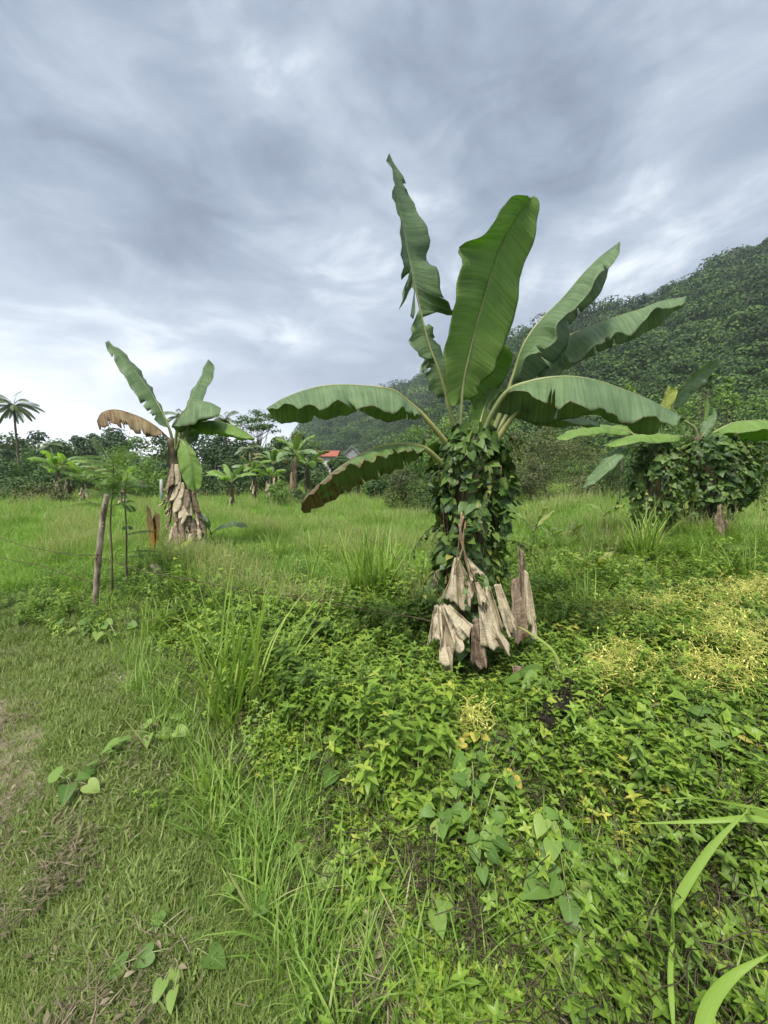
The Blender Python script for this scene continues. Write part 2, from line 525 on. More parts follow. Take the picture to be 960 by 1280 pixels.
# ================================================================== MAIN BANANA PLANT
mp = G(.66, 2.84)
main = empty('banana_plant', mp, 'largest banana plant, huge upright leaves, stem smothered in vines and draped with beige dead leaves', 'banana plant')
mb = MB()
pts = [mp + Vector((.0, 0, -.05)), mp + Vector((.0, 0, .3)), mp + Vector((0, 0, .9)), mp + Vector((-.01, 0, 1.45)), P(604, 548, 2.86)]
tube(mb, spline(pts, 24), [.17 - .09 * i / 23 for i in range(24)], 16)
mb.build('pseudostem', MT['stem'], main)
Y = 2.86
# 1 tall leaf at the left, torn
traced_leaf(main, 'leaf', [(576, 552, Y), (567, 530, Y - .02), (551, 472, Y - .08), (535, 427, Y - .12), (519, 360, Y - .15), (511, 322, Y - .16), (499, 262, Y - .18), (487, 192, Y - .2)],
            [(4.0, 7, [(556, 372), (549, 356), (548, 338), (538, 330), (535, 318), (537, 300), (531, 284), (522, 262), (511, 240), (504, 228), (498, 214), (489, 194)], .22, 1),
             (3.45, 4.1, [(548, 388), (566, 394), (567, 389), (557, 374)], .22),
             (1.9, 3.3, [(570, 480), (561, 455), (551, 440), (546, 425), (536, 405)], .16, 1),
             (1.4, 2.0, [(566, 500), (574, 492), (569, 479)], .1),
             (4.5, 7, [(502, 350), (501, 340), (503, 318), (503, 300), (498, 275), (494, 250), (489, 215), (486, 194)], -.2),
             (4.0, 4.5, [(513, 395), (517, 400), (519, 380), (515, 350)], -.1),
             (4.1, 4.7, [(508, 372), (500, 386), (503, 370), (512, 352)], -.16),
             (2.5, 3.6, [(537, 450), (524, 444), (514, 432), (513, 418), (517, 402)], -.16),
             (1.6, 2.5, [(547, 498), (536, 483), (532, 466), (534, 446)], -.12, 1),
             (2.3, 2.7, [(530, 440), (526, 463), (528, 466), (535, 445)], -.18)],
            'banana', r0=.02, ripple=.012, rfreq=18, label='tall narrow leaf, torn and twisted halfway')
# 2 broad upright centre leaf
traced_leaf(main, 'leaf', [(574, 552, Y), (575, 520, Y), (579, 478, Y + .02), (586, 445, Y + .03), (595, 408, Y + .05), (608, 362, Y + .06), (620, 325, Y + .06), (634, 292, Y + .05), (652, 262, Y + .03), (662, 247, Y + .02)],
            [(1.5, 9, [(582, 500), (598, 492), (602, 478), (616, 466), (621, 452), (625, 442), (634, 425), (639, 410), (645, 388), (648, 362), (655, 332), (665, 308), (672, 272), (675, 251), (668, 245)], .10, 1),
             (1.4, 9, [(572, 508), (562, 505), (557, 480), (554, 445), (563, 412), (567, 382), (571, 350), (579, 328), (575, 312), (582, 302), (599, 297), (610, 286), (630, 260), (641, 245), (657, 244)], -.30),
             (2.0, 3.6, [(592, 512), (612, 498), (631, 473), (640, 453), (637, 432)], .34)],
            'banana_bright', r0=.017, ripple=.010, rfreq=22, arch=.03, label='broad upright centre leaf with a blunt tip', m=12)
# 3 upper right, folded
traced_leaf(main, 'leaf', [(612, 552, Y), (630, 505, Y - .03), (643, 466, Y - .06), (655, 430, Y - .08), (677, 399, Y - .06), (703, 373, Y), (729, 342, Y + .05), (750, 321, Y + .08), (775, 302, Y + .1)],
            [(1.6, 8, [(650, 474), (655, 446), (675, 440), (697, 427), (695, 412), (702, 400), (716, 386), (735, 368), (747, 348), (762, 333), (773, 318), (775, 304)], -.32),
             (1.8, 8, [(655, 480), (676, 468), (690, 455), (706, 437), (713, 415), (719, 398), (740, 377), (757, 354), (762, 334), (773, 318), (775, 304)], .22, 1),
             (1.6, 3.4, [(642, 478), (640, 468), (643, 452), (650, 438)], .12)],
            'banana', r0=.018, ripple=.008, rfreq=16, xt=2, label='upper right leaf folded along its rib')
# 4 right, long and straight
traced_leaf(main, 'leaf', [(616, 553, Y + .05), (640, 505, Y + .1), (668, 462, Y + .16), (692, 432, Y + .22), (714, 418, Y + .25), (750, 404, Y + .3), (776, 394, Y + .33), (802, 386, Y + .36), (828, 376, Y + .4), (857, 371, Y + .42)],
            [(2.0, 9, [(676, 476), (698, 467), (709, 455), (722, 452), (733, 443), (746, 431), (760, 428), (766, 421), (774, 415), (789, 419), (802, 405), (818, 387), (832, 385), (848, 384), (857, 378)], -.24),
             (2.0, 9, [(690, 474), (711, 460), (736, 447), (766, 433), (782, 428), (803, 418), (828, 404), (839, 392), (848, 386), (857, 379)], .2)],
            'banana', r0=.017, ripple=.008, rfreq=40, xt=2, label='long straight leaf pointing right at the hill')
# 5 big right arching
traced_leaf(main, 'leaf', [(600, 552, Y - .05), (617, 514, Y - .16), (636, 488, Y - .24), (664, 477, Y - .3), (690, 472, Y - .34), (716, 471, Y - .36), (742, 475, Y - .38), (771, 484, Y - .38), (801, 495, Y - .38), (830, 509, Y - .38), (857, 524, Y - .38)],
            [(2.0, 10, [(637, 492), (656, 489), (670, 497), (684, 507), (690, 504), (698, 511), (710, 502), (721, 505), (734, 514), (752, 509), (764, 518), (781, 530), (808, 522), (825, 524), (842, 534), (849, 524)], -.30),
             (1.7, 10, [(622, 516), (634, 517), (656, 527), (679, 530), (697, 527), (721, 521), (735, 519), (752, 521), (769, 529), (783, 532), (792, 541), (828, 541), (829, 527), (845, 528)], .26)],
            'banana', r0=.019, ripple=.010, rfreq=34, xt=2, label='wide leaf arching to the right', m=11)
# 6 shorter leaf under it
traced_leaf(main, 'leaf', [(618, 556, Y - .1), (630, 536, Y - .14), (643, 519, Y - .18), (656, 512, Y - .1), (680, 512, Y + .1), (715, 518, Y + .3), (750, 530, Y + .5)],
            [(2.2, 6, [(652, 516), (665, 514), (671, 517), (690, 523), (720, 530), (750, 533)], -.1),
             (2.2, 6, [(648, 522), (668, 531), (695, 534), (722, 533), (750, 534)], .3)],
            'banana', r0=.021, ripple=.008, rfreq=20, rmat='petiole', label='short leaf hidden beneath the arching leaf')
# 7 upper left arching
traced_leaf(main, 'leaf', [(566, 564, Y - .05), (557, 552, Y - .07), (541, 533, Y - .12), (526, 516, Y - .16), (510, 502, Y - .2), (494, 489, Y - .25), (472, 484, Y - .3), (448, 482, Y - .33), (423, 481, Y - .36), (400, 483, Y - .38), (374, 490, Y - .4), (350, 500, Y - .4), (333, 511, Y - .4)],
            [(3.0, 12, [(526, 522), (519, 518), (508, 514), (502, 509), (497, 514), (480, 517), (470, 506), (464, 507), (446, 513), (434, 506), (423, 502), (410, 508), (400, 512), (387, 507), (374, 510), (361, 506), (334, 512)], -.26),
             (3.0, 12, [(527, 520), (518, 524), (496, 525), (480, 528), (466, 520), (456, 517), (442, 515), (428, 521), (410, 523), (397, 524), (394, 519), (390, 524), (378, 529), (362, 528), (349, 528), (341, 521), (334, 512)], .26)],
            'banana', r0=.020, ripple=.009, rfreq=44, rmat='petiole', xt=2, label='upper left leaf arching out level', m=11)
# 8 lower left, drooping with browned underside
traced_leaf(main, 'leaf', [(565, 590, Y - .05), (550, 577, Y - .1), (532, 561, Y - .18), (512, 556, Y - .25), (496, 555, Y - .3), (474, 559, Y - .36), (455, 566, Y - .4), (434, 578, Y - .44), (417, 590, Y - .46), (401, 604, Y - .48), (385, 618, Y - .5), (377, 628, Y - .5)],
            [(2.0, 11, [(530, 563), (520, 567), (512, 563), (501, 566), (492, 567), (482, 572), (474, 571), (466, 577), (458, 576), (449, 583), (440, 580), (434, 584), (425, 589), (417, 596), (408, 602), (401, 608), (388, 619), (378, 629)], -.2),
             (2.0, 11, [(531, 564), (520, 574), (504, 584), (482, 593), (450, 606), (428, 618), (407, 630), (382, 641), (377, 636)], .26, 3)],
            'banana_old', r0=.021, ripple=.010, rfreq=60, rmat='petiole', xt=2, label='lower left leaf drooping, browned underneath and at its tip', m=11)
# 9, 10 smaller leaves in the heart of the crown
traced_leaf(main, 'leaf', [(596, 556, Y + .1), (600, 530, Y + .16), (606, 508, Y + .22), (614, 488, Y + .3), (620, 472, Y + .35)],
            [(1.0, 4, [(592, 535), (586, 520), (592, 500), (606, 482), (619, 471)], -.05), (1.0, 4, [(608, 540), (626, 530), (634, 510), (630, 488), (621, 471)], .1)],
            'banana_bright', r0=.012, ripple=.01, rfreq=12, label='small pale leaf in the heart of the crown')
traced_leaf(main, 'leaf', [(610, 556, Y), (622, 528, Y + .06), (634, 500, Y + .12), (648, 482, Y + .2), (662, 470, Y + .3)],
            [(1.0, 4, [(607, 522), (614, 504), (628, 486), (646, 472), (661, 469)], -.16), (1.0, 4, [(630, 536), (648, 520), (658, 500), (662, 484), (663, 471)], .12)],
            'banana', r0=.012, ripple=.012, rfreq=14, label='small curled leaf in the heart of the crown')
# dead leaves hanging
DL = 'dead_leaf'
drape(main, DL, [(568, 697), (573, 696)], [(556, 752), (569, 753), (578, 764), (590, 752), (597, 745)], 2.55, 2.48, 2.2, .035, label='pale dead leaf hanging from the stem like a cloth')
drape(main, DL, [(580, 697), (585, 698)], [(588, 728), (598, 716), (607, 719)], 2.55, 2.5, 1.5, .02)
drape(main, DL, [(594, 728), (598, 728)], [(600, 757), (604, 752), (612, 752)], 2.5, 2.46, 1.2, .02)
drape(main, DL, [(552, 757), (562, 757)], [(568, 806), (580, 800), (592, 784)], 2.47, 2.38, 1.3, .03)
drape(main, DL, [(548, 757), (556, 756), (566, 759)], [(545, 829), (556, 823), (570, 812), (577, 795)], 2.5, 2.42, 1.6, .06, label='large folded dead leaf low on the stem')
drape(main, DL, [(543, 756), (551, 757)], [(533, 805), (540, 800), (548, 798), (553, 806)], 2.52, 2.48, 1.6, .03)
drape(main, DL, [(552, 812), (566, 808)], [(557, 864), (565, 860)], 2.44, 2.42, 1.0, .018, label='twisted tail of a dead leaf touching the weeds')
drape(main, DL, [(598, 757), (603, 757)], [(601, 806), (612, 808), (624, 812), (636, 818), (637, 806)], 2.5, 2.44, 2.0, .03)
drape(main, DL, [(617, 731), (626, 730)], [(628, 782), (640, 788), (645, 776)], 2.55, 2.5, 1.5, .03)
drape(main, DL, [(622, 758), (632, 758)], [(634, 796), (642, 792)], 2.52, 2.5, 1.0, .02)
drape(main, DL, [(648, 683), (655, 690)], [(650, 752), (656, 760), (661, 752)], 2.62, 2.6, 1.2, .03, mat='dead_dark', label='brown leaf sheath on the right of the stem')
drape(main, DL, [(655, 712), (660, 716)], [(655, 770), (663, 782), (671, 778)], 2.6, 2.56, 1.2, .02)
drape(main, DL, [(662, 760), (668, 764)], [(664, 796), (672, 800)], 2.58, 2.56, 1, .02)
drape(main, DL, [(543, 715), (548, 712)], [(538, 733), (546, 738)], 2.62, 2.6, 1, .02, mat='dead_dark')
drape(main, DL, [(640, 832), (655, 832)], [(644, 855), (652, 862), (660, 850)], 2.5, 2.46, 1.2, .02, mat='dead_dark')
drape(main, DL, [(692, 826), (700, 828)], [(694, 838), (712, 842)], 2.45, 2.4, 1.2, .02)
drape(main, DL, [(604, 735), (612, 733)], [(606, 790), (618, 800), (630, 786)], 2.54, 2.48, 1.3, .04)
drape(main, DL, [(590, 775), (598, 772)], [(588, 828), (600, 838), (610, 826)], 2.52, 2.46, 1.1, .03, mat='dead_dark')
drape(main, DL, [(640, 725), (647, 722)], [(636, 790), (648, 806), (658, 790)], 2.6, 2.54, 1.2, .03, mat='dead_dark')
for a, b, c in (((577, 640, 2.52), (575, 668, 2.5), (571, 698, 2.54)), ((579, 645, 2.5), (576, 675, 2.49), (596, 730, 2.5)), ((574, 655, 2.5), (577, 690, 2.5), (548, 757, 2.51)), ((582, 650, 2.52), (580, 690, 2.5), (600, 757, 2.5))):
    t = MB(); tube(t, spline([P(*a), P(*b), P(*c)], 14), [.008 - .004 * i / 13 for i in range(14)], 6)
    t.build('dead_petiole', MT['rib_brown'], main)


# ------------------------------------------------------------------ climbing vines on stems
def climbing(label, cx, cy, z0, z1, rx, ry, n, size, seedv, prof=HEART, bottom=.35, mat='vine', hull=None, name='climbing_vine'):
    random.seed(seedv)
    root = empty(name, G(cx, cy), label, 'vine', 'vines climbing the banana stems')
    mb = MB()
    for i in range(n):
        s = random.random() ** .8
        a = random.uniform(0, 2 * math.pi)
        z = z0 + (z1 - z0) * s
        k = bottom + (1 - bottom) * math.sin(min(1, s * 1.5) * math.pi / 2)
        if s > .86: k *= math.sqrt(max(.05, 1 - ((s - .86) / .15) ** 2))
        if rx > .35: k *= math.sqrt(max(.1, 1 - .75 * (abs(s - .5) / .52) ** 2.2))
        k *= 1 + .40 * mnoise.noise(Vector((math.cos(a) * 1.5, math.sin(a) * 1.5, z * 2.6 + seedv)))
        rr = random.uniform(.8, 1.05)
        if s < .5 and random.random() < (.5 - s) * .9: continue
        o = Vector((math.cos(a), math.sin(a), 0))
        p = Vector((cx + o.x * rx * k * rr, cy + o.y * ry * k * rr, z + random.uniform(-.03, .03)))
        d = (Vector((0, 0, -.8)) + o * random.uniform(.1, .9) + Vector((random.uniform(-1, 1), random.uniform(-1, 1), random.uniform(-.2, .7)))).normalized()
        L = size * random.choice((.5, .7, .85, 1., 1.15, 1.5)) * random.uniform(.85, 1.15)
        if mnoise.noise(Vector((p.x * 5, p.y * 5, p.z * 5 + seedv))) > .24 - .14 * (s < .6): continue
        rv = random.random() * .95 if s > .5 else random.random() ** .7
        leaf(mb, p, d, o + Vector((random.uniform(-.5, .5), random.uniform(-.5, .5), random.uniform(-.1, .9))), L, L * .9, HEART_S, curl=random.uniform(0, .4), fold=random.uniform(-.1, .4), r=rv)
    t = MB()
    for i in range(22):                   # runners hanging out of the mass
        a = random.uniform(0, 6.28); o = Vector((math.cos(a), math.sin(a), 0)); z = z0 + (z1 - z0) * random.uniform(.35, 1.02)
        q = Vector((cx + o.x * rx * .9, cy + o.y * ry * .9, z)); d = (o * random.uniform(.5, 1.2) + Vector((random.uniform(-.4, .4), random.uniform(-.4, .4), random.uniform(-.2, .9)))).normalized(); rp = [q]
        for k in range(9):
            d = (d + Vector((random.uniform(-.3, .3), random.uniform(-.3, .3), -.3))).normalized(); q = q + d * size * .55; rp.append(q)
            leaf(mb, q, Vector((random.uniform(-1, 1), random.uniform(-1, 1), -.6)), o + Vector((0, 0, .8)), size * random.uniform(.4, .8), size * random.uniform(.4, .65), HEART_S, .2, .2)
        tube(t, rp, .0025, 4)
    mb.build('foliage', MT[mat], root)
    for i in range(16):
        a = random.uniform(0, 6.28); q = []
        tw = random.uniform(-1.5, 1.5)
        for j in range(9):
            s = j / 8
            k = (bottom + (1 - bottom) * min(1, s * 1.3)) * .82
            q.append(Vector((cx + math.cos(a + tw * s) * rx * k, cy + math.sin(a + tw * s) * ry * k, z0 - .1 + (z1 - z0) * .9 * s)) + Vector((random.uniform(-.02, .02), random.uniform(-.02, .02), 0)))
        tube(t, spline(q, 22), .0045, 5)
    t.build('stem', MT['twig'], root)
    return root


climbing('dense leafy vine wrapped round the stem of the large central banana plant', mp.x, mp.y, .16, 1.97, .27, .27, 3000, .064, 5, bottom=.56)
random.seed(99)

# ================================================================== LEFT BANANA PLANT
YB = 7.4
bl = P(237, 697, YB); blg = G(bl.x, bl.y)
ban2 = empty('banana_plant', blg, 'banana plant with skirt of shaggy dead leaves standing in the meadow behind the fence', 'banana plant')
mb = MB()
cl = spline([blg + Vector((0.05, 0, -.05)), P(233, 660, YB), P(224, 610, YB), P(217, 575, YB), P(215, 548, YB)], 30)
tube(mb, cl, [.2 - .12 * (i / 29) ** .8 + .012 * math.sin(i * 1.9) for i in range(30)], 14)
mb.build('pseudostem', MT['stem'], ban2)
kw = dict(n=34, m=7, thick=.002, fine=.003)
traced_leaf(ban2, 'leaf', [(217, 562, YB), (213, 540, YB), (203, 516, YB), (189, 492, YB), (170, 466, YB), (150, 443, YB), (133, 427, YB)],
            [(1.2, 6, [(211, 534), (203, 512), (190, 487), (176, 465), (158, 444), (136, 426)], .25), (1.2, 6, [(208, 535), (196, 527), (184, 513), (172, 498), (160, 478), (146, 457), (131, 430)], -.25, 4)], 'banana', r0=.03, ripple=.02, rfreq=30, label='tall leaf pointing up and left', **kw)
traced_leaf(ban2, 'leaf', [(218, 570, YB), (213, 554, YB), (201, 539, YB - .1), (182, 525, YB - .2), (158, 515, YB - .3), (141, 512, YB - .4), (127, 516, YB - .4), (121, 526, YB - .4)],
            [(1.8, 7, [(203, 543), (192, 545), (172, 541), (153, 534), (138, 530), (128, 536), (122, 537)], -.3, 7), (1.8, 7, [(203, 541), (190, 547), (172, 537), (152, 530), (138, 527), (130, 532), (124, 534)], .3, 6)], 'banana_brown', r0=.028, ripple=.03, rfreq=30, rmat='rib_brown', label='dying brown leaf curling over to the left', **kw)
traced_leaf(ban2, 'leaf', [(223, 566, YB), (225, 545, YB), (230, 521, YB), (244, 489, YB + .1), (254, 468, YB + .1), (261, 449, YB + .1)],
            [(1.2, 5, [(232, 530), (246, 512), (254, 500), (263, 478), (268, 460), (262, 449)], -.2), (1.2, 5, [(226, 525), (235, 500), (243, 484), (251, 468), (260, 450)], .25)], 'banana', r0=.03, ripple=.015, rfreq=14, label='upright leaf pointing up and right', **kw)
traced_leaf(ban2, 'leaf', [(220, 566, YB), (220, 545, YB - .1), (225, 522, YB - .2), (235, 509, YB - .3), (247, 502, YB - .4), (262, 503, YB - .4), (276, 510, YB - .4)],
            [(1.2, 6, [(214, 532), (226, 533), (238, 532), (247, 525), (258, 523), (270, 522), (276, 514)], -.4), (1.2, 6, [(226, 540), (240, 533), (250, 527), (264, 524), (276, 515)], .3)], 'banana', r0=.03, ripple=.02, rfreq=14, label='dark leaf folded over to the right', **kw)
traced_leaf(ban2, 'leaf', [(224, 562, YB), (231, 540, YB), (241, 529, YB), (259, 526, YB - .1), (279, 528, YB - .2), (299, 535, YB - .3), (319, 548, YB - .3)],
            [(1.5, 6, [(238, 540), (254, 537), (268, 540), (280, 540), (292, 546), (304, 547), (318, 550)], -.35), (1.5, 6, [(236, 545), (254, 543), (280, 545), (302, 550), (318, 550)], .3)], 'banana_bright', r0=.03, ripple=.02, rfreq=26, label='leaf arching low to the right', **kw)
traced_leaf(ban2, 'leaf', [(221, 562, YB - .1), (226, 550, YB - .25), (234, 563, YB - .4), (241, 585, YB - .45), (244, 613, YB - .45)],
            [(1.0, 4, [(230, 548), (244, 566), (253, 588), (252, 606), (246, 614)], -.1), (1.0, 4, [(224, 556), (222, 574), (228, 598), (238, 612), (244, 614)], -.1)], 'banana_bright', r0=.026, ripple=.012, rfreq=20, label='pale leaf hanging straight down the stem', **kw)
traced_leaf(ban2, 'leaf', [(222, 566, YB + .1), (228, 552, YB + .1), (238, 540, YB + .2), (246, 528, YB + .3)],
            [(1, 3, [(220, 545), (226, 530), (240, 522), (246, 527)], 0), (1, 3, [(236, 556), (246, 550), (250, 538), (247, 528)], 0)], 'banana', r0=.02, ripple=.02, rfreq=12, label='short leaf behind the crown', **kw)
random.seed(4)
def dead_strip(root, p, out, L, W, r, mat, curl=1.):
    """a dried leaf end hanging from p: pinched at the top, wider and cupped below, its tip rolled outwards"""
    mb = MB(); out = out.normalized(); side = out.cross(Vector((0, 0, 1))).normalized()
    n = 12; q = Vector(p); A = []; ang = rad(random.uniform(-95, -70)); ph = random.uniform(0, 6)
    lean = random.uniform(-.6, .6)
    for i in range(n + 1):
        t = i / n
        a = ang + rad(150) * curl * max(0, t - .55) ** 1.5
        d = out * math.cos(a) + Vector((0, 0, math.sin(a))) + side * lean * t
        up = -out * math.sin(a) + Vector((0, 0, math.cos(a)))
        w = W * (.35 + 1.1 * math.sin(math.pi * min(1, .1 + t * .75)) ** 1.3) * (1 + .18 * mnoise.noise(Vector((t * 6, ph, 0)))) * (1 if t < .9 else .8)
        A.append([mb.add(q + side * w * (j / 4 - .5) * (1 + .15 * math.sin(j * 3 + ph)) + up * W * .14 * (1 - (j / 2 - 1) ** 2) * (.4 + t) + up * .02 * mnoise.noise(Vector((t * 9, j * .8, ph))), r, t, j / 4) for j in range(5)])
        q = q + d * (L / n)
    for i in range(n):
        for j in range(4): mb.f.append((A[i][j], A[i][j + 1], A[i + 1][j + 1], A[i + 1][j]))
    o = mb.build('dead_leaf', MT[mat], root)
    md = o.modifiers.new('thickness', 'SOLIDIFY'); md.thickness = .003
    return o


for i in range(84):
    s = random.random() ** .8
    py = 586 + 92 * s
    c = P(225 + 14 * s, py, YB + .02)
    a = random.uniform(math.pi * .98, math.pi * 2.02)
    out = Vector((math.cos(a), math.sin(a), 0))
    rr = .15 + .22 * s
    dead_strip(ban2, c + out * rr + Vector((0, 0, .1)), out, random.uniform(.26, .55), random.uniform(.045, .12), random.random(), 'dead' if random.random() < .55 else 'dead_dark', random.uniform(.3, 1.6))


# ------------------------------------------------------------------ generic banana plant in its own space
def banana_generic(seedv, H=1.6, nl=7, L=1.7, W=.24, droop=70, dead=6, mats=('banana', 'banana_bright', 'banana_old'), label='', cat='banana plant', group=None, name='banana_plant', loc=(0, 0, 0), thin=1., elev=(50, 80)):
    rs = random.Random(seedv)
    root = empty(name, loc, label, cat, group)
    mb = MB()
    lean = Vector((rs.uniform(-.1, .1), rs.uniform(-.1, .1), 1))
    tube(mb, [lean * (H * i / 8) + Vector((0, 0, -.05)) for i in range(9)], [(.16 - .08 * i / 8) * thin * H / 1.8 for i in range(9)], 10)
    o = mb.build('pseudostem', MT['stem'], root, origin=0)
    for i in range(nl):
        az = i * 2.4 + rs.uniform(-.4, .4)
        h = Vector((math.cos(az), math.sin(az), 0)); side = Vector((-h.y, h.x, 0))
        e0 = rad(rs.uniform(*elev)); bend = rad(droop * rs.uniform(.7, 1.3)); LL = L * rs.uniform(.75, 1.1)
        p = lean * H; mid = [p.copy()]
        for k in range(1, 15):
            t = k / 14; e = e0 - bend * t ** 1.4
            p = p + (h * math.cos(e) + Vector((0, 0, math.sin(e)))) * (LL / 14); mid.append(p.copy())
        mb = MB()
        tw = rs.uniform(-.5, .5)
        for sg in (1, -1):
            A = mid[3:]; B = []
            for k, a in enumerate(A):
                t = k / (len(A) - 1)
                w = W * (math.sin(math.pi * min(1, t * .92 + .06)) ** .55) * rs.uniform(.93, 1.05)
                if t > .98: w *= .3
                dr = rs.uniform(.4, .7)
                B.append(a + (side * sg * math.cos(dr + tw * sg) - Vector((0, 0, 1)) * math.sin(dr + tw * sg)) * w)
            sheet(mb, A, B, m=4, arch=.08, ripple=.02, rfreq=18, r=rs.random(), tears=rs.choice((0, 1, 3)))
        lo = mb.build('leaf', MT[rs.choice(mats)], root, origin=0)
        t_ = MB(); tube(t_, mid, [.02 * thin * (1 - k / 15) + .004 for k in range(15)], 5)
        t_.build('midrib', MT['rib'], lo, origin=0)
    for i in range(dead):
        az = rs.uniform(0, 6.28); h = Vector((math.cos(az), math.sin(az), 0)); side = Vector((-h.y, h.x, 0))
        z = H * rs.uniform(.45, .95); Ld = H * rs.uniform(.25, .45)
        mb = MB(); A, B = [], []
        for k in range(9):
            t = k / 8
            c = h * (.12 + .16 * t) * thin + Vector((0, 0, z - Ld * t)); ww = .09 * math.sin(.3 + 2.5 * t)
            A.append(c - side * ww + h * .03 * math.sin(k)); B.append(c + side * ww * rs.uniform(.7, 1.2))
        sheet(mb, A, B, m=4, ripple=.03, rfreq=9, r=rs.random())
        mb.build('dead_leaf', MT['dead' if rs.random() < .5 else 'dead_dark'], root, origin=0)
    return root


# ================================================================== RIGHT VINE-COVERED CLUMP
YR = 7.3
rb = P(884, 668, YR)
ban3 = empty('banana_plant', G(rb.x, rb.y), 'banana plant at the right under a bushy vine, with one long upright leaf', 'banana plant')
mb = MB()
g0 = G(rb.x, rb.y)
tube(mb, spline([g0 - Vector((0, 0, .05)), g0 + Vector((-.05, 0, .9)), P(872, 545, YR)], 16), [.19 - .006 * i for i in range(16)], 12)
mb.build('pseudostem', MT['stem'], ban3)
traced_leaf(ban3, 'leaf', [(872, 552, YR), (868, 535, YR - .05), (850, 522, YR - .1), (841, 507, YR - .1), (855, 486, YR - .1), (875, 467, YR), (898, 447, YR)],
            [(3, 6, [(837, 500), (852, 482), (867, 466), (884, 455), (897, 446)], -.15), (2.8, 6, [(846, 512), (866, 493), (887, 473), (895, 458), (899, 447)], .15)], 'banana', r0=.025, ripple=.02, rfreq=16, label='long leaf pointing up to the right', **kw)
traced_leaf(ban3, 'leaf', [(874, 552, YR), (888, 543, YR - .05), (913, 530, YR - .1), (933, 526, YR - .2), (960, 526, YR - .3), (990, 536, YR - .4), (1010, 552, YR - .4)],
            [(1, 6, [(894, 548), (913, 540), (935, 541), (960, 538), (990, 550), (1010, 556)], -.3), (1, 6, [(892, 550), (913, 552), (935, 556), (960, 549), (990, 560), (1010, 558)], .3)], 'banana_bright', r0=.025, ripple=.02, rfreq=16, label='leaf arching out of the picture to the right with yellowing edge', **kw)
traced_leaf(ban3, 'leaf', [(876, 552, YR), (879, 540, YR), (881, 520, YR), (884, 494, YR)],
            [(1, 3, [(880, 545), (884, 525), (887, 508), (885, 494)], -.05), (1, 3, [(878, 545), (879, 525), (881, 508), (884, 494)], .05)], 'banana_bright', r0=.02, ripple=.004, rfreq=8, label='rolled new leaf standing like a spike', **kw)
traced_leaf(ban3, 'leaf', [(874, 554, YR), (878, 545, YR - .1), (886, 532, YR - .1), (895, 515, YR - .1)],
            [(1, 3, [(882, 548), (894, 530), (896, 516)], -.05), (1, 3, [(874, 546), (878, 528), (893, 515)], .1)], 'banana', r0=.02, ripple=.01, rfreq=10, **kw)
YR2 = 6.9
rb2 = P(815, 655, YR2)
ban4 = empty('banana_plant', G(rb2.x, rb2.y), 'banana plant under vines whose low leaves reach left, one yellow-green and one browned', 'banana plant')
g1 = G(rb2.x, rb2.y)
mb = MB(); tube(mb, spline([g1 - Vector((0, 0, .05)), g1 + Vector((0, 0, .7)), P(818, 552, YR2)], 14), [.17 - .006 * i for i in range(14)], 12)
mb.build('pseudostem', MT['stem'], ban4)
traced_leaf(ban4, 'leaf', [(818, 556, YR2), (806, 548, YR2 - .1), (792, 543, YR2 - .1), (773, 536, YR2 - .2), (740, 533, YR2 - .3), (715, 539, YR2 - .3), (695, 547, YR2 - .3)],
            [(2.2, 6, [(785, 545), (765, 543), (745, 543), (725, 545), (708, 551), (696, 548)], -.2), (2.2, 6, [(785, 534), (770, 531), (740, 532), (715, 538), (696, 546)], .2)], 'banana_bright', r0=.022, ripple=.015, rfreq=16, label='narrow bright leaf reaching left', **kw)
traced_leaf(ban4, 'leaf', [(820, 556, YR2), (835, 549, YR2), (853, 546, YR2 - .1), (830, 543, YR2 - .2), (800, 542, YR2 - .3), (775, 549, YR2 - .3), (752, 557, YR2 - .3)],
            [(2.2, 6, [(850, 551), (832, 554), (805, 553), (780, 557), (753, 558)], -.25), (2.2, 6, [(850, 549), (830, 541), (800, 541), (776, 548), (753, 556)], .1)], 'banana_bright', r0=.022, ripple=.015, rfreq=16, label='leaf lying flat with a pale top', **kw)
traced_leaf(ban4, 'leaf', [(814, 560, YR2), (800, 558, YR2 - .1), (783, 561, YR2 - .3), (768, 569, YR2 - .4), (748, 589, YR2 - .4), (728, 611, YR2 - .4)],
            [(1.6, 5, [(786, 566), (776, 575), (764, 588), (745, 602), (729, 611)], -.15), (1.6, 5, [(775, 561), (760, 568), (742, 588), (728, 609)], .1)], 'banana', r0=.022, ripple=.015, rfreq=16, label='leaf drooping down to the left', **kw)
traced_leaf(ban4, 'leaf', [(820, 556, YR2 + .1), (824, 535, YR2 + .1), (830, 512, YR2 + .1), (838, 484, YR2 + .1)],
            [(1.6, 3, [(834, 516), (844, 500), (847, 488), (839, 483)], -.1), (1.6, 3, [(822, 515), (829, 498), (835, 482)], .1)], 'banana_yellow', r0=.02, ripple=.01, rfreq=10, label='short yellow-green upright leaf', **kw)
traced_leaf(ban4, 'leaf', [(816, 556, YR2 + .1), (800, 545, YR2 + .1), (786, 538, YR2 + .1), (762, 536, YR2 + .1)],
            [(1.2, 3, [(792, 543), (778, 541), (763, 538)], -.1), (1.2, 3, [(788, 534), (774, 533), (762, 535)], .1)], 'banana_yellow', r0=.02, ripple=.01, rfreq=10, label='yellow-green leaf behind the narrow one', **kw)
climbing('wide bush of vine burying the right banana plant with the spiky new leaf', rb.x - .02, rb.y, g0.z + .1, P(884, 545, YR).z + .02,   .76, .58, 3400, .10, 21, bottom=.5)
climbing('vine thicket over the banana plant whose leaves reach left', rb2.x, rb2.y, g1.z + .1, P(815, 549, YR2).z,   .40, .38, 1500, .095, 22, bottom=.6)
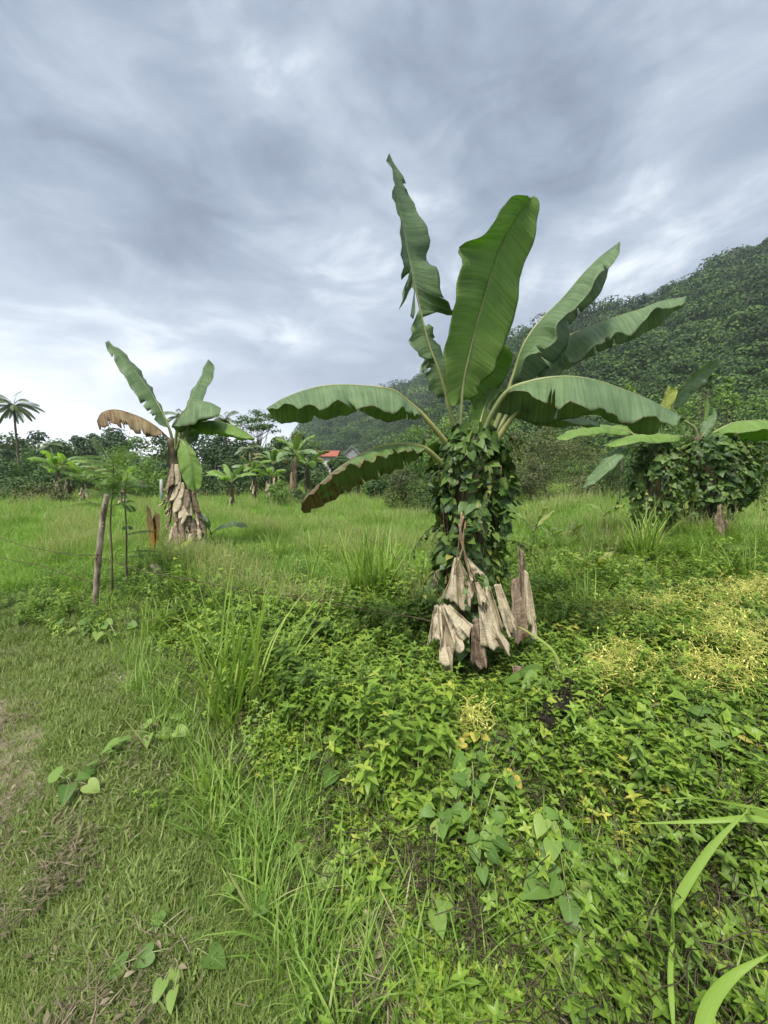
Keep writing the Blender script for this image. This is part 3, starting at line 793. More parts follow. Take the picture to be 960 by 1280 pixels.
drape(ban3, 'dead_leaf', [(897, 632), (902, 630)], [(892, 668), (900, 672), (907, 660)], YR - .75, YR - .78, 1.2, .05, mat='dead_dark')
drape(ban3, 'dead_leaf', [(906, 650), (909, 650)], [(905, 678), (914, 676)], YR - .7, YR - .72, 1.2, .05, mat='dead_dark')

# ------------------------------------------------------------------ young banana plants
random.seed(77)


def at(px, Y):
    x = Y * (px - 480) / F / (cp + .093 * sp)
    return G(x, Y)


def young(px, Y, H, seedv, label, nl=4, L=.6, W=.09, mats=('banana_bright', 'banana_yellow'), droop=70, dead=0, group='young banana plants in the meadow'):
    return banana_generic(seedv, H, nl, L, W, droop, dead, mats, label, 'banana plant', group, 'young_banana_plant', at(px, Y), thin=.6)


young(672, 7.6, .35, 1, 'young banana plant with a pinkish dead leaf beside the large stem', 5, .75, .06, droop=30, dead=2)
young(695, 7.4, .2, 2, 'low young banana plant with yellow-green leaves near the pinkish one', 5, .55, .08)
young(718, 7.4, .22, 3, 'young banana plant with splayed lime leaves next to the low one', 4, .55, .08)
young(758, 8.2, .45, 4, 'young banana plant with three small leaves under the drooping leaf', 3, .6, .11)
young(752, 5.1, .15, 5, 'low yellow banana sucker in the weeds right of the large stem', 3, .4, .06, mats=('banana_yellow',))
young(66, 11.5, .15, 6, 'tiny yellow banana sucker alone in the meadow at the left', 3, .5, .08, mats=('banana_yellow',))
young(262, 8.6, .3, 7, 'young banana plant with one long leaf arching over the meadow', 3, 1.1, .14, mats=('banana',), droop=90)

# ------------------------------------------------------------------ orange dying shoot and dead leaf
sg = on_ground(189, 715)
shoot = empty('dying_banana_shoot', sg, 'dying banana shoot with two orange brown leaves behind the fence post', 'banana shoot')
Ys = sg.y
kk = dict(n=20, m=5, thick=.0015)
traced_leaf(shoot, 'leaf', [(187, 712, Ys), (190, 692, Ys), (189, 665, Ys), (183, 632, Ys)], [(1.1, 3, [(193, 684), (193, 660), (188, 640), (183, 631)], -.05), (1.1, 3, [(188, 684), (185, 655), (182, 632)], .05)], 'banana_orange', r0=.01, ripple=.008, rfreq=8, **kk)
traced_leaf(shoot, 'leaf', [(188, 712, Ys), (191, 692, Ys), (194, 668, Ys), (197, 642, Ys)], [(1.1, 3, [(195, 680), (200, 660), (199, 643)], -.05), (1.1, 3, [(191, 678), (191, 655), (194, 640)], .05)], 'banana_orange', r0=.01, ripple=.008, rfreq=8, **kk)
traced_leaf(shoot, 'leaf', [(189, 712, Ys), (202, 698, Ys), (222, 688, Ys), (243, 671, Ys)], [(1.1, 3, [(206, 700), (226, 690), (243, 671)], -.05), (1.1, 3, [(204, 692), (224, 682), (242, 670)], .05)], 'banana_yellow', r0=.008, ripple=.006, rfreq=8, label='narrow yellow-green leaf', **kk)
dl = empty('dead_leaf', on_ground(200, 728), 'curled pale dead leaf lying at the foot of the orange shoot', 'dead leaf')
drape(dl, 'blade', [(188, 706), (194, 705)], [(200, 730), (206, 733), (209, 728)], 5.0, 4.85, 1.2, .05)
tb = MB(); tube(tb, spline([P(183, 722, 4.98), P(184, 710, 5.), P(191, 705, 5.), P(200, 716, 4.95)], 12), .006, 5); tb.build('midrib', MT['rib_brown'], dl)

# ================================================================== FENCE POST + WIRES
pg = on_ground(120, 762)
post = empty('fence_post', pg, 'rough wooden stake carrying barbed wire at the edge of the path', 'fence post')
mb = MB()
q = spline([pg + Vector((0, 0, -.05)), P(120, 740, pg.y), P(124, 690, pg.y), P(129, 645, pg.y), P(134, 618, pg.y)], 40)
random.seed(8)
tube(mb, q, [.034 - .005 * i / 39 + .004 * mnoise.noise(Vector((i * .5, 1, 2))) for i in range(40)], 12)
mb.build('stake', MT['stake'], post)
mb = MB()
for i in range(16):
    a = random.uniform(0, 6.28); k = random.randint(2, 37); c = q[k]
    o = Vector((math.cos(a), math.sin(a), .15))
    tube(mb, [c + o * .03, c + o * .05], [.010, .005], 6)
mb.build('knot', MT['stake'], post)


def barbed(label, pts, group='barbed wires of the fence'):
    root = empty('barbed_wire', P(*pts[0]) if len(pts[0]) == 3 else pts[0], label, 'wire', group)
    w = [P(*p) for p in pts]
    # sag between the supports
    line = []
    for a, b in zip(w, w[1:]):
        L = (b - a).length
        for i in range(24):
            t = i / 24; line.append(a.lerp(b, t) - Vector((0, 0, .03 * L * t * (1 - t) * 2)))
    line.append(w[-1])
    mb = MB(); tube(mb, line, .0035, 5)
    tube(mb, [p + Vector((.004 * math.sin(i * 1.3), .004 * math.cos(i * 1.3), .004 * math.sin(i * 1.3))) for i, p in enumerate(line)], .0022, 4)
    mb.build('strand', MT['wire'], root)
    ev = even(line, max(4, int(sum((b - a).length for a, b in zip(line, line[1:])) / .22)))
    for p in ev[1:-1]:
        mb = MB(); pts_ = []
        for j in range(4):
            pts_ += [p, p + Vector((random.uniform(-1, 1), random.uniform(-1, 1), random.uniform(-1, 1))).normalized() * .018]
        tube(mb, pts_, .0016, 4)
        mb.build('barb', MT['wire'], root)
    return root


Yp = pg.y - .04
barbed('upper barbed wire running left from the stake into the meadow', [(125, 694, Yp), (60, 688, 5.1), (0, 672, 6.0), (-120, 650, 8.0)])
barbed('lower rusty barbed wire sagging low in the weeds left of the stake', [(122, 728, Yp), (50, 706, 5.0), (-20, 690, 5.8), (-120, 668, 8.0)])
barbed('barbed wire running right from the stake towards the banana plant', [(125, 697, Yp), (240, 725, 3.75), (390, 748, 3.15), (500, 768, 2.8), (566, 780, 2.6)])

# ------------------------------------------------------------------ feathery sapling (pinnate leaves)
def pinnate(mb, rb_, base, d, L, W, droop=.5, pairs=22, lw=.012):
    p = base.copy(); pts = [p.copy()]
    d = d.normalized()
    for i in range(14):
        d = (d - Vector((0, 0, 1)) * droop / 14).normalized(); p = p + d * L / 14; pts.append(p.copy())
    tube(rb_, pts, [.004 * (1 - i / 16) for i in range(15)], 4)
    ee = even(pts, pairs + 2)[1:-1]
    for i, c in enumerate(ee):
        t = i / pairs
        dd = (ee[min(i + 1, len(ee) - 1)] - ee[max(i - 1, 0)]).normalized()
        s = dd.cross(Vector((0, 0, 1)));
        if s.length < .01: s = Vector((1, 0, 0))
        s.normalize(); up = s.cross(dd)
        w = W * math.sin(math.pi * min(1, .12 + t * .86)) ** .6
        for sgn in (1, -1):
            leaf(mb, c, s * sgn + dd * .45 - up * .1 - Vector((0, 0, .25)), up, w, lw, LANCE, .15, .1)


def feather_tree(label, base, stem_pts, n, L, W, seedv, zs=(.0, 1.), mat='tree_light', el=(-.2, .8), pairs=22, lw=.016):
    random.seed(seedv)
    root = empty('feathery_sapling', base, label, 'sapling')
    mb = MB(); tube(mb, spline(stem_pts, 24), [.014 - .009 * i / 23 for i in range(24)], 7)
    mb.build('trunk', MT['bark'], root)
    fo, rb_ = MB(), MB()
    st = spline(stem_pts, 30)
    for i in range(n):
        t = zs[0] + (zs[1] - zs[0]) * random.random()
        c = st[int(t * 29)]; a = random.uniform(0, 6.28)
        pinnate(fo, rb_, c, Vector((math.cos(a), math.sin(a), random.uniform(*el))), L * random.uniform(.6, 1.15), W, droop=random.uniform(.3, .9), pairs=pairs, lw=lw)
    fo.build('foliage', MT[mat], root)
    rb_.build('twig', MT['rib'], root)
    return root


b0 = on_ground(140, 752)
feather_tree('feathery leafy sapling spreading its fronds above the wooden stake', b0, [b0, P(140, 700, b0.y), P(138, 650, b0.y), P(142, 600, b0.y), P(140, 566, b0.y)], 30, .62, .10, 3, (.5, 1.), 'tree_light', pairs=30, lw=.011, el=(-.1, 1.1))
b1 = on_ground(158, 735)
feather_tree('slim feathery sapling with drooping fronds standing right of the wooden stake', b1, [b1, P(158, 700, b1.y), P(158, 660, b1.y), P(156, 620, b1.y), P(160, 590, b1.y)], 12, .42, .09, 31, (.3, .95), 'tree_mid', el=(-.1, .5))

# ================================================================== INSTANCED GROUND COVER
def gn_scatter(name, label, pts, rots, scl, idx, tint, variants, kind='stuff'):
    vc = bpy.data.collections.new(name + '_kinds')
    for v in variants: vc.objects.link(v)
    me = bpy.data.meshes.new(name)
    me.vertices.add(len(pts))
    me.vertices.foreach_set('co', np.asarray(pts, dtype=np.float32).ravel())
    for nm, typ, val in (('rot', 'FLOAT_VECTOR', rots), ('scl', 'FLOAT', scl), ('idx', 'INT', idx), ('tint', 'FLOAT', tint)):
        a = me.attributes.new(nm, typ, 'POINT')
        a.data.foreach_set('vector' if typ == 'FLOAT_VECTOR' else 'value', np.asarray(val, dtype=np.int32 if typ == 'INT' else np.float32).ravel())
    o = bpy.data.objects.new(name, me); COL.objects.link(o)
    tag(o, label, None, None, kind)
    ng = bpy.data.node_groups.new(name + '_spread', 'GeometryNodeTree')
    ng.interface.new_socket('Geometry', in_out='INPUT', socket_type='NodeSocketGeometry')
    ng.interface.new_socket('Geometry', in_out='OUTPUT', socket_type='NodeSocketGeometry')
    gi, go = ng.nodes.new('NodeGroupInput'), ng.nodes.new('NodeGroupOutput')
    ip = ng.nodes.new('GeometryNodeInstanceOnPoints')
    ci = ng.nodes.new('GeometryNodeCollectionInfo'); ci.inputs['Collection'].default_value = vc
    ci.inputs['Separate Children'].default_value = True; ci.inputs['Reset Children'].default_value = True

    def na(nm, dt):
        n = ng.nodes.new('GeometryNodeInputNamedAttribute'); n.data_type = dt; n.inputs['Name'].default_value = nm
        return n.outputs['Attribute']
    L_ = ng.links.new
    mtp = ng.nodes.new('GeometryNodeMeshToPoints'); L_(gi.outputs[0], mtp.inputs[0])
    L_(mtp.outputs[0], ip.inputs['Points']); L_(ci.outputs[0], ip.inputs['Instance'])
    ip.inputs['Pick Instance'].default_value = True
    L_(na('idx', 'INT'), ip.inputs['Instance Index'])
    L_(na('rot', 'FLOAT_VECTOR'), ip.inputs['Rotation']); L_(na('scl', 'FLOAT'), ip.inputs['Scale'])
    L_(ip.outputs[0], go.inputs[0])
    md = o.modifiers.new('spread', 'NODES'); md.node_group = ng
    return o


def nz2(x, y, s, seedv=0.):
    return np.sin(x * s + seedv) * np.cos(y * s * 1.13 + seedv * 2) * .5 + np.sin(x * s * 2.3 + y * s * 1.7 + seedv * 3) * .3 + np.sin(-x * s * 4.1 + y * s * 5.3 + seedv) * .2


def scatter_xy(n, r0, r1, half=64, power=0.):
    """density falls as distance grows (log-uniform distance, uniform bearing)"""
    t = RNG.random(n)
    if power == 0: r = r0 * (r1 / r0) ** t
    else:
        r = (r0 ** power + t * (r1 ** power - r0 ** power)) ** (1 / power)
    a = np.radians(RNG.uniform(-half, half, n))
    return r * np.sin(a), r * np.cos(a), r


def kindobj(mb, name, mat):
    return mb.build(name, MT[mat], link=False)


def tuft(nb, hmin, hmax, w, spread, mat, name, bend=(20, 90), seedv=0, droopy=1.):
    random.seed(seedv)
    mb = MB()
    for i in range(nb):
        a = random.uniform(0, 6.28); rr = spread * math.sqrt(random.random())
        blade(mb, (rr * math.cos(a), rr * math.sin(a), -.01), random.uniform(0, 6.28), random.uniform(hmin, hmax), w * random.uniform(.6, 1.3),
              random.uniform(50, 90), random.uniform(*bend), n=4)
    return kindobj(mb, name, mat)


def rots_for(n, tilt=.25):
    return np.stack([RNG.normal(0, tilt, n), RNG.normal(0, tilt, n), RNG.uniform(0, 6.28, n)], 1)


MAINX, MAINY = mp.x, mp.y
# short turf
short_k = [tuft(34, .025, .085, .0038, .05, 'grass_short', 'turf_tuft', (20, 100), s) for s in range(5)]
x, y, r = scatter_xy(60000, .8, 12)
u = (x + y) * .7071
nn_ = nz2(x, y, 2.3, 1.)
bare = (nz2(x, y, 1.7, 4.) * .35 + .08 * nz2(x, y, 9, 2.)) > (u + .02) * 1.0 + .8 * S(y, 2.2, 3.2)
keep = (u > -3.5) & ((u < 1.1 + .25 * nn_) | (y > 4.6) & (x < -1.5)) & ~(bare & (RNG.random(len(x)) < .80))
keep &= ~((RNG.random(len(x)) < .75) & (nz2(x, y, 3.1, 7.) > .42))
x, y, r = x[keep], y[keep], r[keep]
gn_scatter('short_grass', 'short trodden turf beside the dirt path', np.stack([x, y, gz(x, y)], 1), rots_for(len(x), .15), RNG.uniform(.6, 1.25, len(x)) * (1 + .06 * r), RNG.integers(0, 5, len(x)),
           np.clip(.45 + .5 * nz2(x, y, 1.3, 3.) + RNG.normal(0, .15, len(x)), 0, 1), short_k)
# broader-leaved turf (low blades)
broad_k = [tuft(14, .04, .09, .010, .06, 'grass_short', 'broad_turf_tuft', (30, 90), 20 + s) for s in range(4)]
x, y, r = scatter_xy(24000, .8, 7)
u = (x + y) * .7071
keep = (u > .05) & (u < 1.5) & (nz2(x, y, 2.9, 9.) > -.4)
x, y, r = x[keep], y[keep], r[keep]
gn_scatter('broad_grass', 'broad bladed low grass between the turf and the creepers', np.stack([x, y, gz(x, y)], 1), rots_for(len(x), .2), RNG.uniform(.6, 1.3, len(x)), RNG.integers(0, 4, len(x)),
           np.clip(.5 + .4 * nz2(x, y, 1.9, 5.) + RNG.normal(0, .15, len(x)), 0, 1), broad_k)
# meadow
mead_k = [tuft(46, .12, .27, .007, .15, 'grass_field', 'meadow_tuft', (20, 110), 40 + s) for s in range(6)]
for s_ in range(3):
    random.seed(140 + s_); mb = MB()
    for i in range(26):
        a = random.uniform(0, 6.28); rr = .16 * math.sqrt(random.random())
        blade(mb, (rr * math.cos(a), rr * math.sin(a), -.01), random.uniform(0, 6.28), random.uniform(.22, .46), .008, random.uniform(55, 88), random.uniform(10, 70), n=4, r=random.random())
    for i in range(5):
        a = random.uniform(0, 6.28); b_ = Vector((.1 * math.cos(a), .1 * math.sin(a), 0)); h_ = random.uniform(.3, .5)
        t_ = b_ + Vector((random.uniform(-.12, .12), random.uniform(-.12, .12), h_))
        tube(mb, [b_, t_], [.0015, .001], 3, r=1.5, cap=False)
        for k in range(7):
            c_ = b_.lerp(t_, .8 + .2 * k / 6)
            leaf(mb, c_, Vector((random.uniform(-1, 1), random.uniform(-1, 1), 1.2)), Vector((1, 0, 0)), .02, .006, LANCE, r=1.6)
    mead_k.append(kindobj(mb, 'tall_meadow_tuft', 'grass_field'))
x, y, r = scatter_xy(60000, 3.2, 75, power=-.35)
u = (x + y) * .7071
keep = ((u > 1.75 + .35 * nz2(x, y, 2., 2.)) | (y > 5.0 + .6 * nz2(x, y, 1.3, 4.))) & ((y > 3.5 + .4 * nz2(x, y, 1.2, 1)) | (x < -.6)) & (np.hypot(x - MAINX, y - MAINY) > .5)
keep &= ~((x > 1.0) & (y < 6.2 + .4 * nz2(x, y, 2, 3))) | (RNG.random(len(x)) < .06)
x, y, r = x[keep], y[keep], r[keep]
sc_ = RNG.uniform(.6, 1.15, len(x)) * (.85 + .045 * r)
gn_scatter('meadow_grass', 'bright green tall meadow grass filling the field', np.stack([x, y, gz(x, y) - .02], 1), rots_for(len(x), .15), sc_, np.where((nz2(x, y, 1.1, 7.7) > .15) & (RNG.random(len(x)) < .5), RNG.integers(6, 9, len(x)), RNG.integers(0, 6, len(x))),
           np.clip(.45 + .3 * nz2(x, y, .5, 3.) + .25 * nz2(x, y, 1.7, 3.) + .12 * S(r, 6, 20) - .06 + RNG.normal(0, .2, len(x)), 0, 1), mead_k)


# creepers: small opposite leaves on short upright shoots
def sprig(seedv, nsh, h, ll, lw, mat='creeper', name='creeper_sprig', prof=OVATE, spread=.07, whorl=4):
    random.seed(seedv)
    mb = MB()
    for s in range(nsh):
        a0 = random.uniform(0, 6.28); rr = spread * math.sqrt(random.random())
        base = Vector((rr * math.cos(a0), rr * math.sin(a0), 0))
        H = h * random.uniform(.4, 1.25)
        lean = Vector((random.uniform(-.45, .45), random.uniform(-.45, .45), 1)).normalized()
        tube(mb, [base, base + lean * H], [.0018, .001], 3, r=.3, cap=False)
        nl = 2 + int(H / .028)
        tone = random.uniform(-.22, .22)
        sz = random.uniform(.75, 1.2)
        for i in range(nl):
            t = (i + 1) / nl
            c = base + lean * H * t
            a = a0 + i * math.pi / 2 + random.uniform(-.25, .25)
            last = i == nl - 1
            for sgn in ((0, math.pi) if not last else (0, math.pi, math.pi / 2, -math.pi / 2)):
                sgn += random.uniform(-.35, .35)
                d = Vector((math.cos(a + sgn), math.sin(a + sgn), random.uniform(.0, .35) + (.35 if last else 0)))
                L = ll * sz * random.uniform(.6, 1.15) * (.75 if last else 1)
                leaf(mb, c, d, Vector((0, 0, 1)), L, L * lw, prof, .35, .25, r=min(1, max(0, .40 + tone + (.3 if last else 0) + random.uniform(-.15, .15))))
    return kindobj(mb, name, mat)


def DIP(x, y):
    return 1 - .95 * np.exp(-((x - MAINX + .1) ** 2 + (y - MAINY + .45) ** 2) / .22)


cre_k = [sprig(s, 8, .075, .023, .60, spread=.08) for s in range(5)] + [sprig(60 + s, 5, .10, .036, .56, spread=.08) for s in range(3)] + [sprig(70, 5, .05, .026, .85, prof=ROUND)]
x, y, r = scatter_xy(44000, .75, 7.5)
u = (x + y) * .7071
edge = .86 + .30 * nz2(x, y, 2.6, 6.)
keep = (u > edge) & ((x > .7) | (y < 4.6 + .4 * nz2(x, y, 2, 5)) ) & ((x > -1.6) | (y < 3.6 ) | (RNG.random(len(x)) < .15))
keep |= (u > .35) & (RNG.random(len(x)) < .012)
keep &= ~(((nz2(x, y, 6.3, 3.7) > .16) | (nz2(x, y, 14., 1.7) > .25)) & (RNG.random(len(x)) < .93)) & (np.hypot(x - MAINX + .12, y - MAINY + .3) > .26)
x, y, r = x[keep], y[keep], r[keep]
lay = RNG.random(len(x))
up = .27 * S((x + y) * .7071, .7, 1.6) * (.5 + .5 * nz2(x, y, 3.1, 1.5)) + .11 * nz2(x, y, 7.7, 2.2)
hummock = np.maximum(0, up + .035 * nz2(x, y, 13., 4.4)) * DIP(x, y)
tint = np.clip(.42 + .35 * nz2(x, y, 1.6, 8.) + RNG.normal(0, .22, len(x)) + .12 * S(x, .3, 2.2), 0, 1)
yz = (np.exp(-((x - 2.1) ** 2 + (y - 2.6) ** 2) / .9) + .5 * np.exp(-((x - 1.1) ** 2 + (y - 1.2) ** 2) / .1)) * (nz2(x, y, 5., 1.2) > -.1)
tint = np.where(RNG.random(len(x)) < .3 * yz, RNG.uniform(1.0, 1.7, len(x)), tint)
gn_scatter('creeper_carpet', 'dense carpet of small leaved creepers', np.stack([x, y, gz(x, y) + hummock * (1 - .75 * lay ** 1.5)], 1), rots_for(len(x), .35),
           RNG.uniform(.55, 1.4, len(x)) * (.74 + .15 * np.minimum(r, 3.5)), np.clip(np.round(4 + 5 * nz2(x, y, 1.1, 5.5) + RNG.normal(0, 1.6, len(x))), 0, 8).astype(int), tint, cre_k)


def hump(px, py, _d=True):
    u_ = (px + py) * .7071
    return float(DIP(px, py)) * max(0., float(.27 * S(u_, .7, 1.6) * (.5 + .5 * nz2(px, py, 3.1, 1.5)) + .11 * nz2(px, py, 7.7, 2.2)))


# heart-leaved trailing plants mixed in
hrt_k = [sprig(80 + s, 4, .10, .052, .9, 'creeper', 'vine_sprig', HEART_S, .1) for s in range(4)]
x, y, r = scatter_xy(6500, .8, 7.)
u = (x + y) * .7071
keep = ((r > 1.55) | (RNG.random(len(x)) < .2)) & (u > 1.15) & (nz2(x, y, 1.9, 2.5) > .05) & ((x > .7) | (y < 4.4))
x, y, r = x[keep], y[keep], r[keep]
hh = np.array([hump(a, b) for a, b in zip(x, y)])
gn_scatter('trailing_vines', 'heart leaved vines trailing over the creeper carpet', np.stack([x, y, gz(x, y) + hh + .02], 1), rots_for(len(x), .35), RNG.uniform(.5, 1.0, len(x)) * np.clip(r / 2.2, .6, 1.1), RNG.integers(0, 4, len(x)),
           np.clip(.35 + RNG.normal(0, .2, len(x)), 0, 1), hrt_k)
# taller leafy weeds at mid distance
weed_k = [sprig(120 + s, 5, .26, .050, .48, 'creeper', 'weed_shoot', LANCE, .1) for s in range(5)]
x, y, r = scatter_xy(8500, 1.7, 9)
keep = ((x > .9) & (y > 1.9) & (y < 7.5) | (np.abs(x + .1) < .9) & (y > 2.0) & (y < 3.4) | (x < -1.7) & (y > 3.6) & (y < 6.5) & (x > -6)) & (nz2(x, y, 1.5, 3.3) > -.3)
keep &= np.hypot(x - MAINX, y - MAINY) > .38
x, y, r = x[keep], y[keep], r[keep]
hh = np.array([hump(a, b) for a, b in zip(x, y)])
gn_scatter('leafy_weeds', 'leafy knee high weeds around the banana plant and along the fence', np.stack([x, y, gz(x, y) + hh * .7], 1), rots_for(len(x), .2), RNG.uniform(.5, 1.1, len(x)), RNG.integers(0, 5, len(x)),
           np.clip(.62 + .3 * nz2(x, y, 1.3, 1.) + RNG.normal(0, .15, len(x)), 0, 1), weed_k)
# brown dead stems showing in the gaps
random.seed(66); dst_k = []
for s_ in range(4):
    mb = MB()
    for i in range(14):
        q = Vector((random.uniform(-.1, .1), random.uniform(-.1, .1), random.uniform(0, .06))); d = Vector((random.uniform(-1, 1), random.uniform(-1, 1), random.uniform(-.1, .5))).normalized(); pts_ = [q]
        for k in range(5):
            d = (d + Vector((random.uniform(-.5, .5), random.uniform(-.5, .5), random.uniform(-.35, .25)))).normalized(); pts_.append(pts_[-1] + d * .035)
        tube(mb, pts_, .0013, 3, cap=False, r=random.random() * .6)
    dst_k.append(kindobj(mb, 'dead_stem_tangle', 'litter'))
x, y, r = scatter_xy(7000, .8, 7)
u = (x + y) * .7071
keep = (u > .9) & (RNG.random(len(x)) < .7) & ((nz2(x, y, 6.3, 3.7) > .1) | (RNG.random(len(x)) < .25)) & ((x > .7) | (y < 4.6))
x, y, r = x[keep], y[keep], r[keep]
hh = np.array([hump(a, b) for a, b in zip(x, y)])
gn_scatter('dead_stems', 'brown dead stems tangled in the gaps of the creepers', np.stack([x, y, gz(x, y) + hh * .7], 1), rots_for(len(x), .3), RNG.uniform(.7, 1.4, len(x)), RNG.integers(0, 4, len(x)), RNG.random(len(x)) * .45, dst_k)
# loose grass blades growing through everything
mix_k = [tuft(9, .10, .30, .0065, .05, 'grass_field', 'mixed_tuft', (15, 90), 170 + s) for s in range(5)]
x, y, r = scatter_xy(7500, .9, 8)
u = (x + y) * .7071
keep = (u > .5) & ((nz2(x, y, 2.2, 6.6) > .0) | (RNG.random(len(x)) < .45)) & (np.hypot(x - MAINX, y - MAINY) > .3)
x, y, r = x[keep], y[keep], r[keep]
hh = np.array([hump(a, b) for a, b in zip(x, y)])
gn_scatter('mixed_grass', 'loose grass blades pushing up through the creepers', np.stack([x, y, gz(x, y) + hh * .5], 1), rots_for(len(x), .2), RNG.uniform(.5, 1.2, len(x)), RNG.integers(0, 5, len(x)), np.clip(RNG.normal(.5, .22, len(x)), 0, 1), mix_k)
tal_k = [sprig(150 + s, 4, .34, .052, .55, 'creeper', 'tall_weed_shoot', OVATE, .07) for s in range(4)]
x, y, r = scatter_xy(1600, 1.5, 6)
u = (x + y) * .7071
keep = (u > 1.1) & ((y > 2.1) | (x < .5)) & (nz2(x, y, 2.7, 4.9) > .1) & (np.hypot(x - MAINX + .1, y - MAINY + .3) > .5)
x, y, r = x[keep], y[keep], r[keep]
gn_scatter('tall_weeds', 'taller leafy weed shoots standing above the creepers', np.stack([x, y, gz(x, y)], 1), rots_for(len(x), .22), RNG.uniform(.6, 1.25, len(x)), RNG.integers(0, 4, len(x)), np.clip(RNG.normal(.55, .25, len(x)), 0, 1.2), tal_k)
# dry litter
random.seed(5)
lit_k = []
for s in range(4):
    mb = MB()
    for i in range(12):
        a = random.uniform(0, 6.28); b = Vector((random.uniform(-.08, .08), random.uniform(-.08, .08), random.uniform(.0, .02)))
        blade(mb, b, a, random.uniform(.02, .085), .0032, random.uniform(-5, 18), random.uniform(-10, 30), n=3)
    for i in range(2):
        leaf(mb, Vector((random.uniform(-.08, .08), random.uniform(-.08, .08), .01)), Vector((random.uniform(-1, 1), random.uniform(-1, 1), .1)), Vector((0, 0, 1)), .03, .016, OVATE, .3, .4)
    lit_k.append(kindobj(mb, 'litter_patch', 'litter'))
x, y, r = scatter_xy(9000, .75, 7)
u = (x + y) * .7071
keep = (u > -1.2) & (RNG.random(len(x)) < np.where(u > 1.3, .4, 1.)) & (nz2(x, y, 3.1, 7.) > .0)
x, y, r = x[keep], y[keep], r[keep]
hh = np.array([hump(a, b) for a, b in zip(x, y)])
gn_scatter('dry_litter', 'dry straw and dead leaf scraps between the plants', np.stack([x, y, gz(x, y) + hh * .8 + .012], 1), rots_for(len(x), .15), RNG.uniform(.6, 1.3, len(x)), RNG.integers(0, 4, len(x)), RNG.random(len(x)), lit_k)


# ------------------------------------------------------------------ grass tussocks (things)
def tussock(label, base, nb, L, W, seedv, spread=.08, bend=(15, 75), elev=(55, 90), mat='grass_tall', dry=.0, name='grass_tussock', azr=(0, 6.28)):
    random.seed(seedv)
    root = empty(name, base, label, 'grass clump', 'tall grass clumps')
    mb, md_ = MB(), MB()
    for i in range(nb):
        a = random.uniform(0, 6.28); rr = spread * math.sqrt(random.random())
        b = (rr * math.cos(a), rr * math.sin(a), -.02)
        t = md_ if random.random() < dry else mb
        blade(t, b, random.uniform(*azr), L * random.uniform(.45, 1.05), W * random.uniform(.7, 1.2), random.uniform(*elev), random.uniform(*bend), n=9)
    mb.build('blades', MT[mat], root, origin=0)
    if md_.v: md_.build('dry_blades', MT['dead'], root, origin=0)
    return root


T_ = [
    ('tall bright grass tussock left of centre in the foreground', (292, 905), 58, 1.15, .019, .17, (8, 65)),
    ('short grass tussock just in front of the tall bright one', (272, 1010), 34, .42, .013, .08, (20, 80)),
    ('sparse grass tussock behind the tall bright one', (330, 800), 50, .6, .013, .12, (15, 60)),
    ('wide spray of long arching grass left of the large banana stem', (462, 752), 130, 1.2, .018, .24, (15, 80)),
    ('small grass clump beyond the long arching spray', (345, 705), 40, .75, .02, .12, (10, 50)),
    ('grass clump close against the left of the large banana stem', (530, 752), 80, .75, .015, .15, (10, 60)),
    ('thin upright grass stalks in front of the large banana stem', (642, 818), 26, .95, .011, .08, (5, 22)),
    ('upright grass stems right of the large banana stem', (735, 785), 40, .8, .014, .14, (8, 30)),
    ('lush tall grass tussock in front of the vine buried plants', (806, 705), 90, 1.15, .026, .16, (10, 55)),
    ('grass tussock leaning at the right edge of the weeds', (925, 735), 40, .85, .016, .16, (15, 70)),
    ('small tussock among the weeds below the vine bush', (870, 722), 30, .6, .014, .12, (20, 80)),
    ('long bladed tussock rising from the creepers at the right', (790, 885), 16, .7, .014, .08, (15, 60)),
    ('pale wispy grass clump in the meadow behind the long arching spray', (410, 712), 60, .95, .014, .3, (10, 60)),
    ('feathery pale grass clump between the wire and the meadow', (375, 742), 50, .75, .012, .25, (15, 70)),
    ('tall wispy grass clump just right of the long arching spray', (497, 728), 60, .95, .014, .22, (10, 55)),
    ('rough grass clump at the foot of the shaggy banana plant', (282, 730), 50, .7, .014, .3, (15, 70)),
    ('wispy grass clump in the weeds right of the brown leaf sheath', (700, 742), 50, .75, .012, .22, (10, 60)),
    ('coarse grass clump on the edge of the turf right of the stake', (205, 790), 40, .45, .011, .2, (20, 80)),
]
for i, (lb, (px, py), nb, L, W, sp_, bd) in enumerate(T_):
    tussock(lb, on_ground(px, py), nb, L, W, 200 + i, sp_, bd)


# ------------------------------------------------------------------ traced long blades in the near right corner
def traced_blade(root, name, pts, w, mat='grass_tall', rv=.6):
    mb = MB(); c = spline([P(*q) for q in pts], 26); rows = []
    for i, p in enumerate(c):
        t = i / 25
        d = (c[min(i + 1, 25)] - c[max(i - 1, 0)]).normalized()
        view = (Vector((0, 0, CAMZ)) - p).normalized()
        s = d.cross(view + Vector((0, 0, .6))).normalized(); up = s.cross(d)
        ww = w * .5 * min(1, .45 + t * 3) * max(.02, 1 - t ** 2.5)
        rows.append((mb.add(p + s * ww + up * ww * .4, rv, t, 1), mb.add(p, rv, t, 0), mb.add(p - s * ww + up * ww * .4, rv, t, 1)))
    for a, b in zip(rows, rows[1:]):
        mb.f.append((a[0], a[1], b[1], b[0])); mb.f.append((a[1], a[2], b[2], b[1]))
    o = mb.build(name, MT[mat], root)
    md = o.modifiers.new('thickness', 'SOLIDIFY'); md.thickness = .0006
    return o


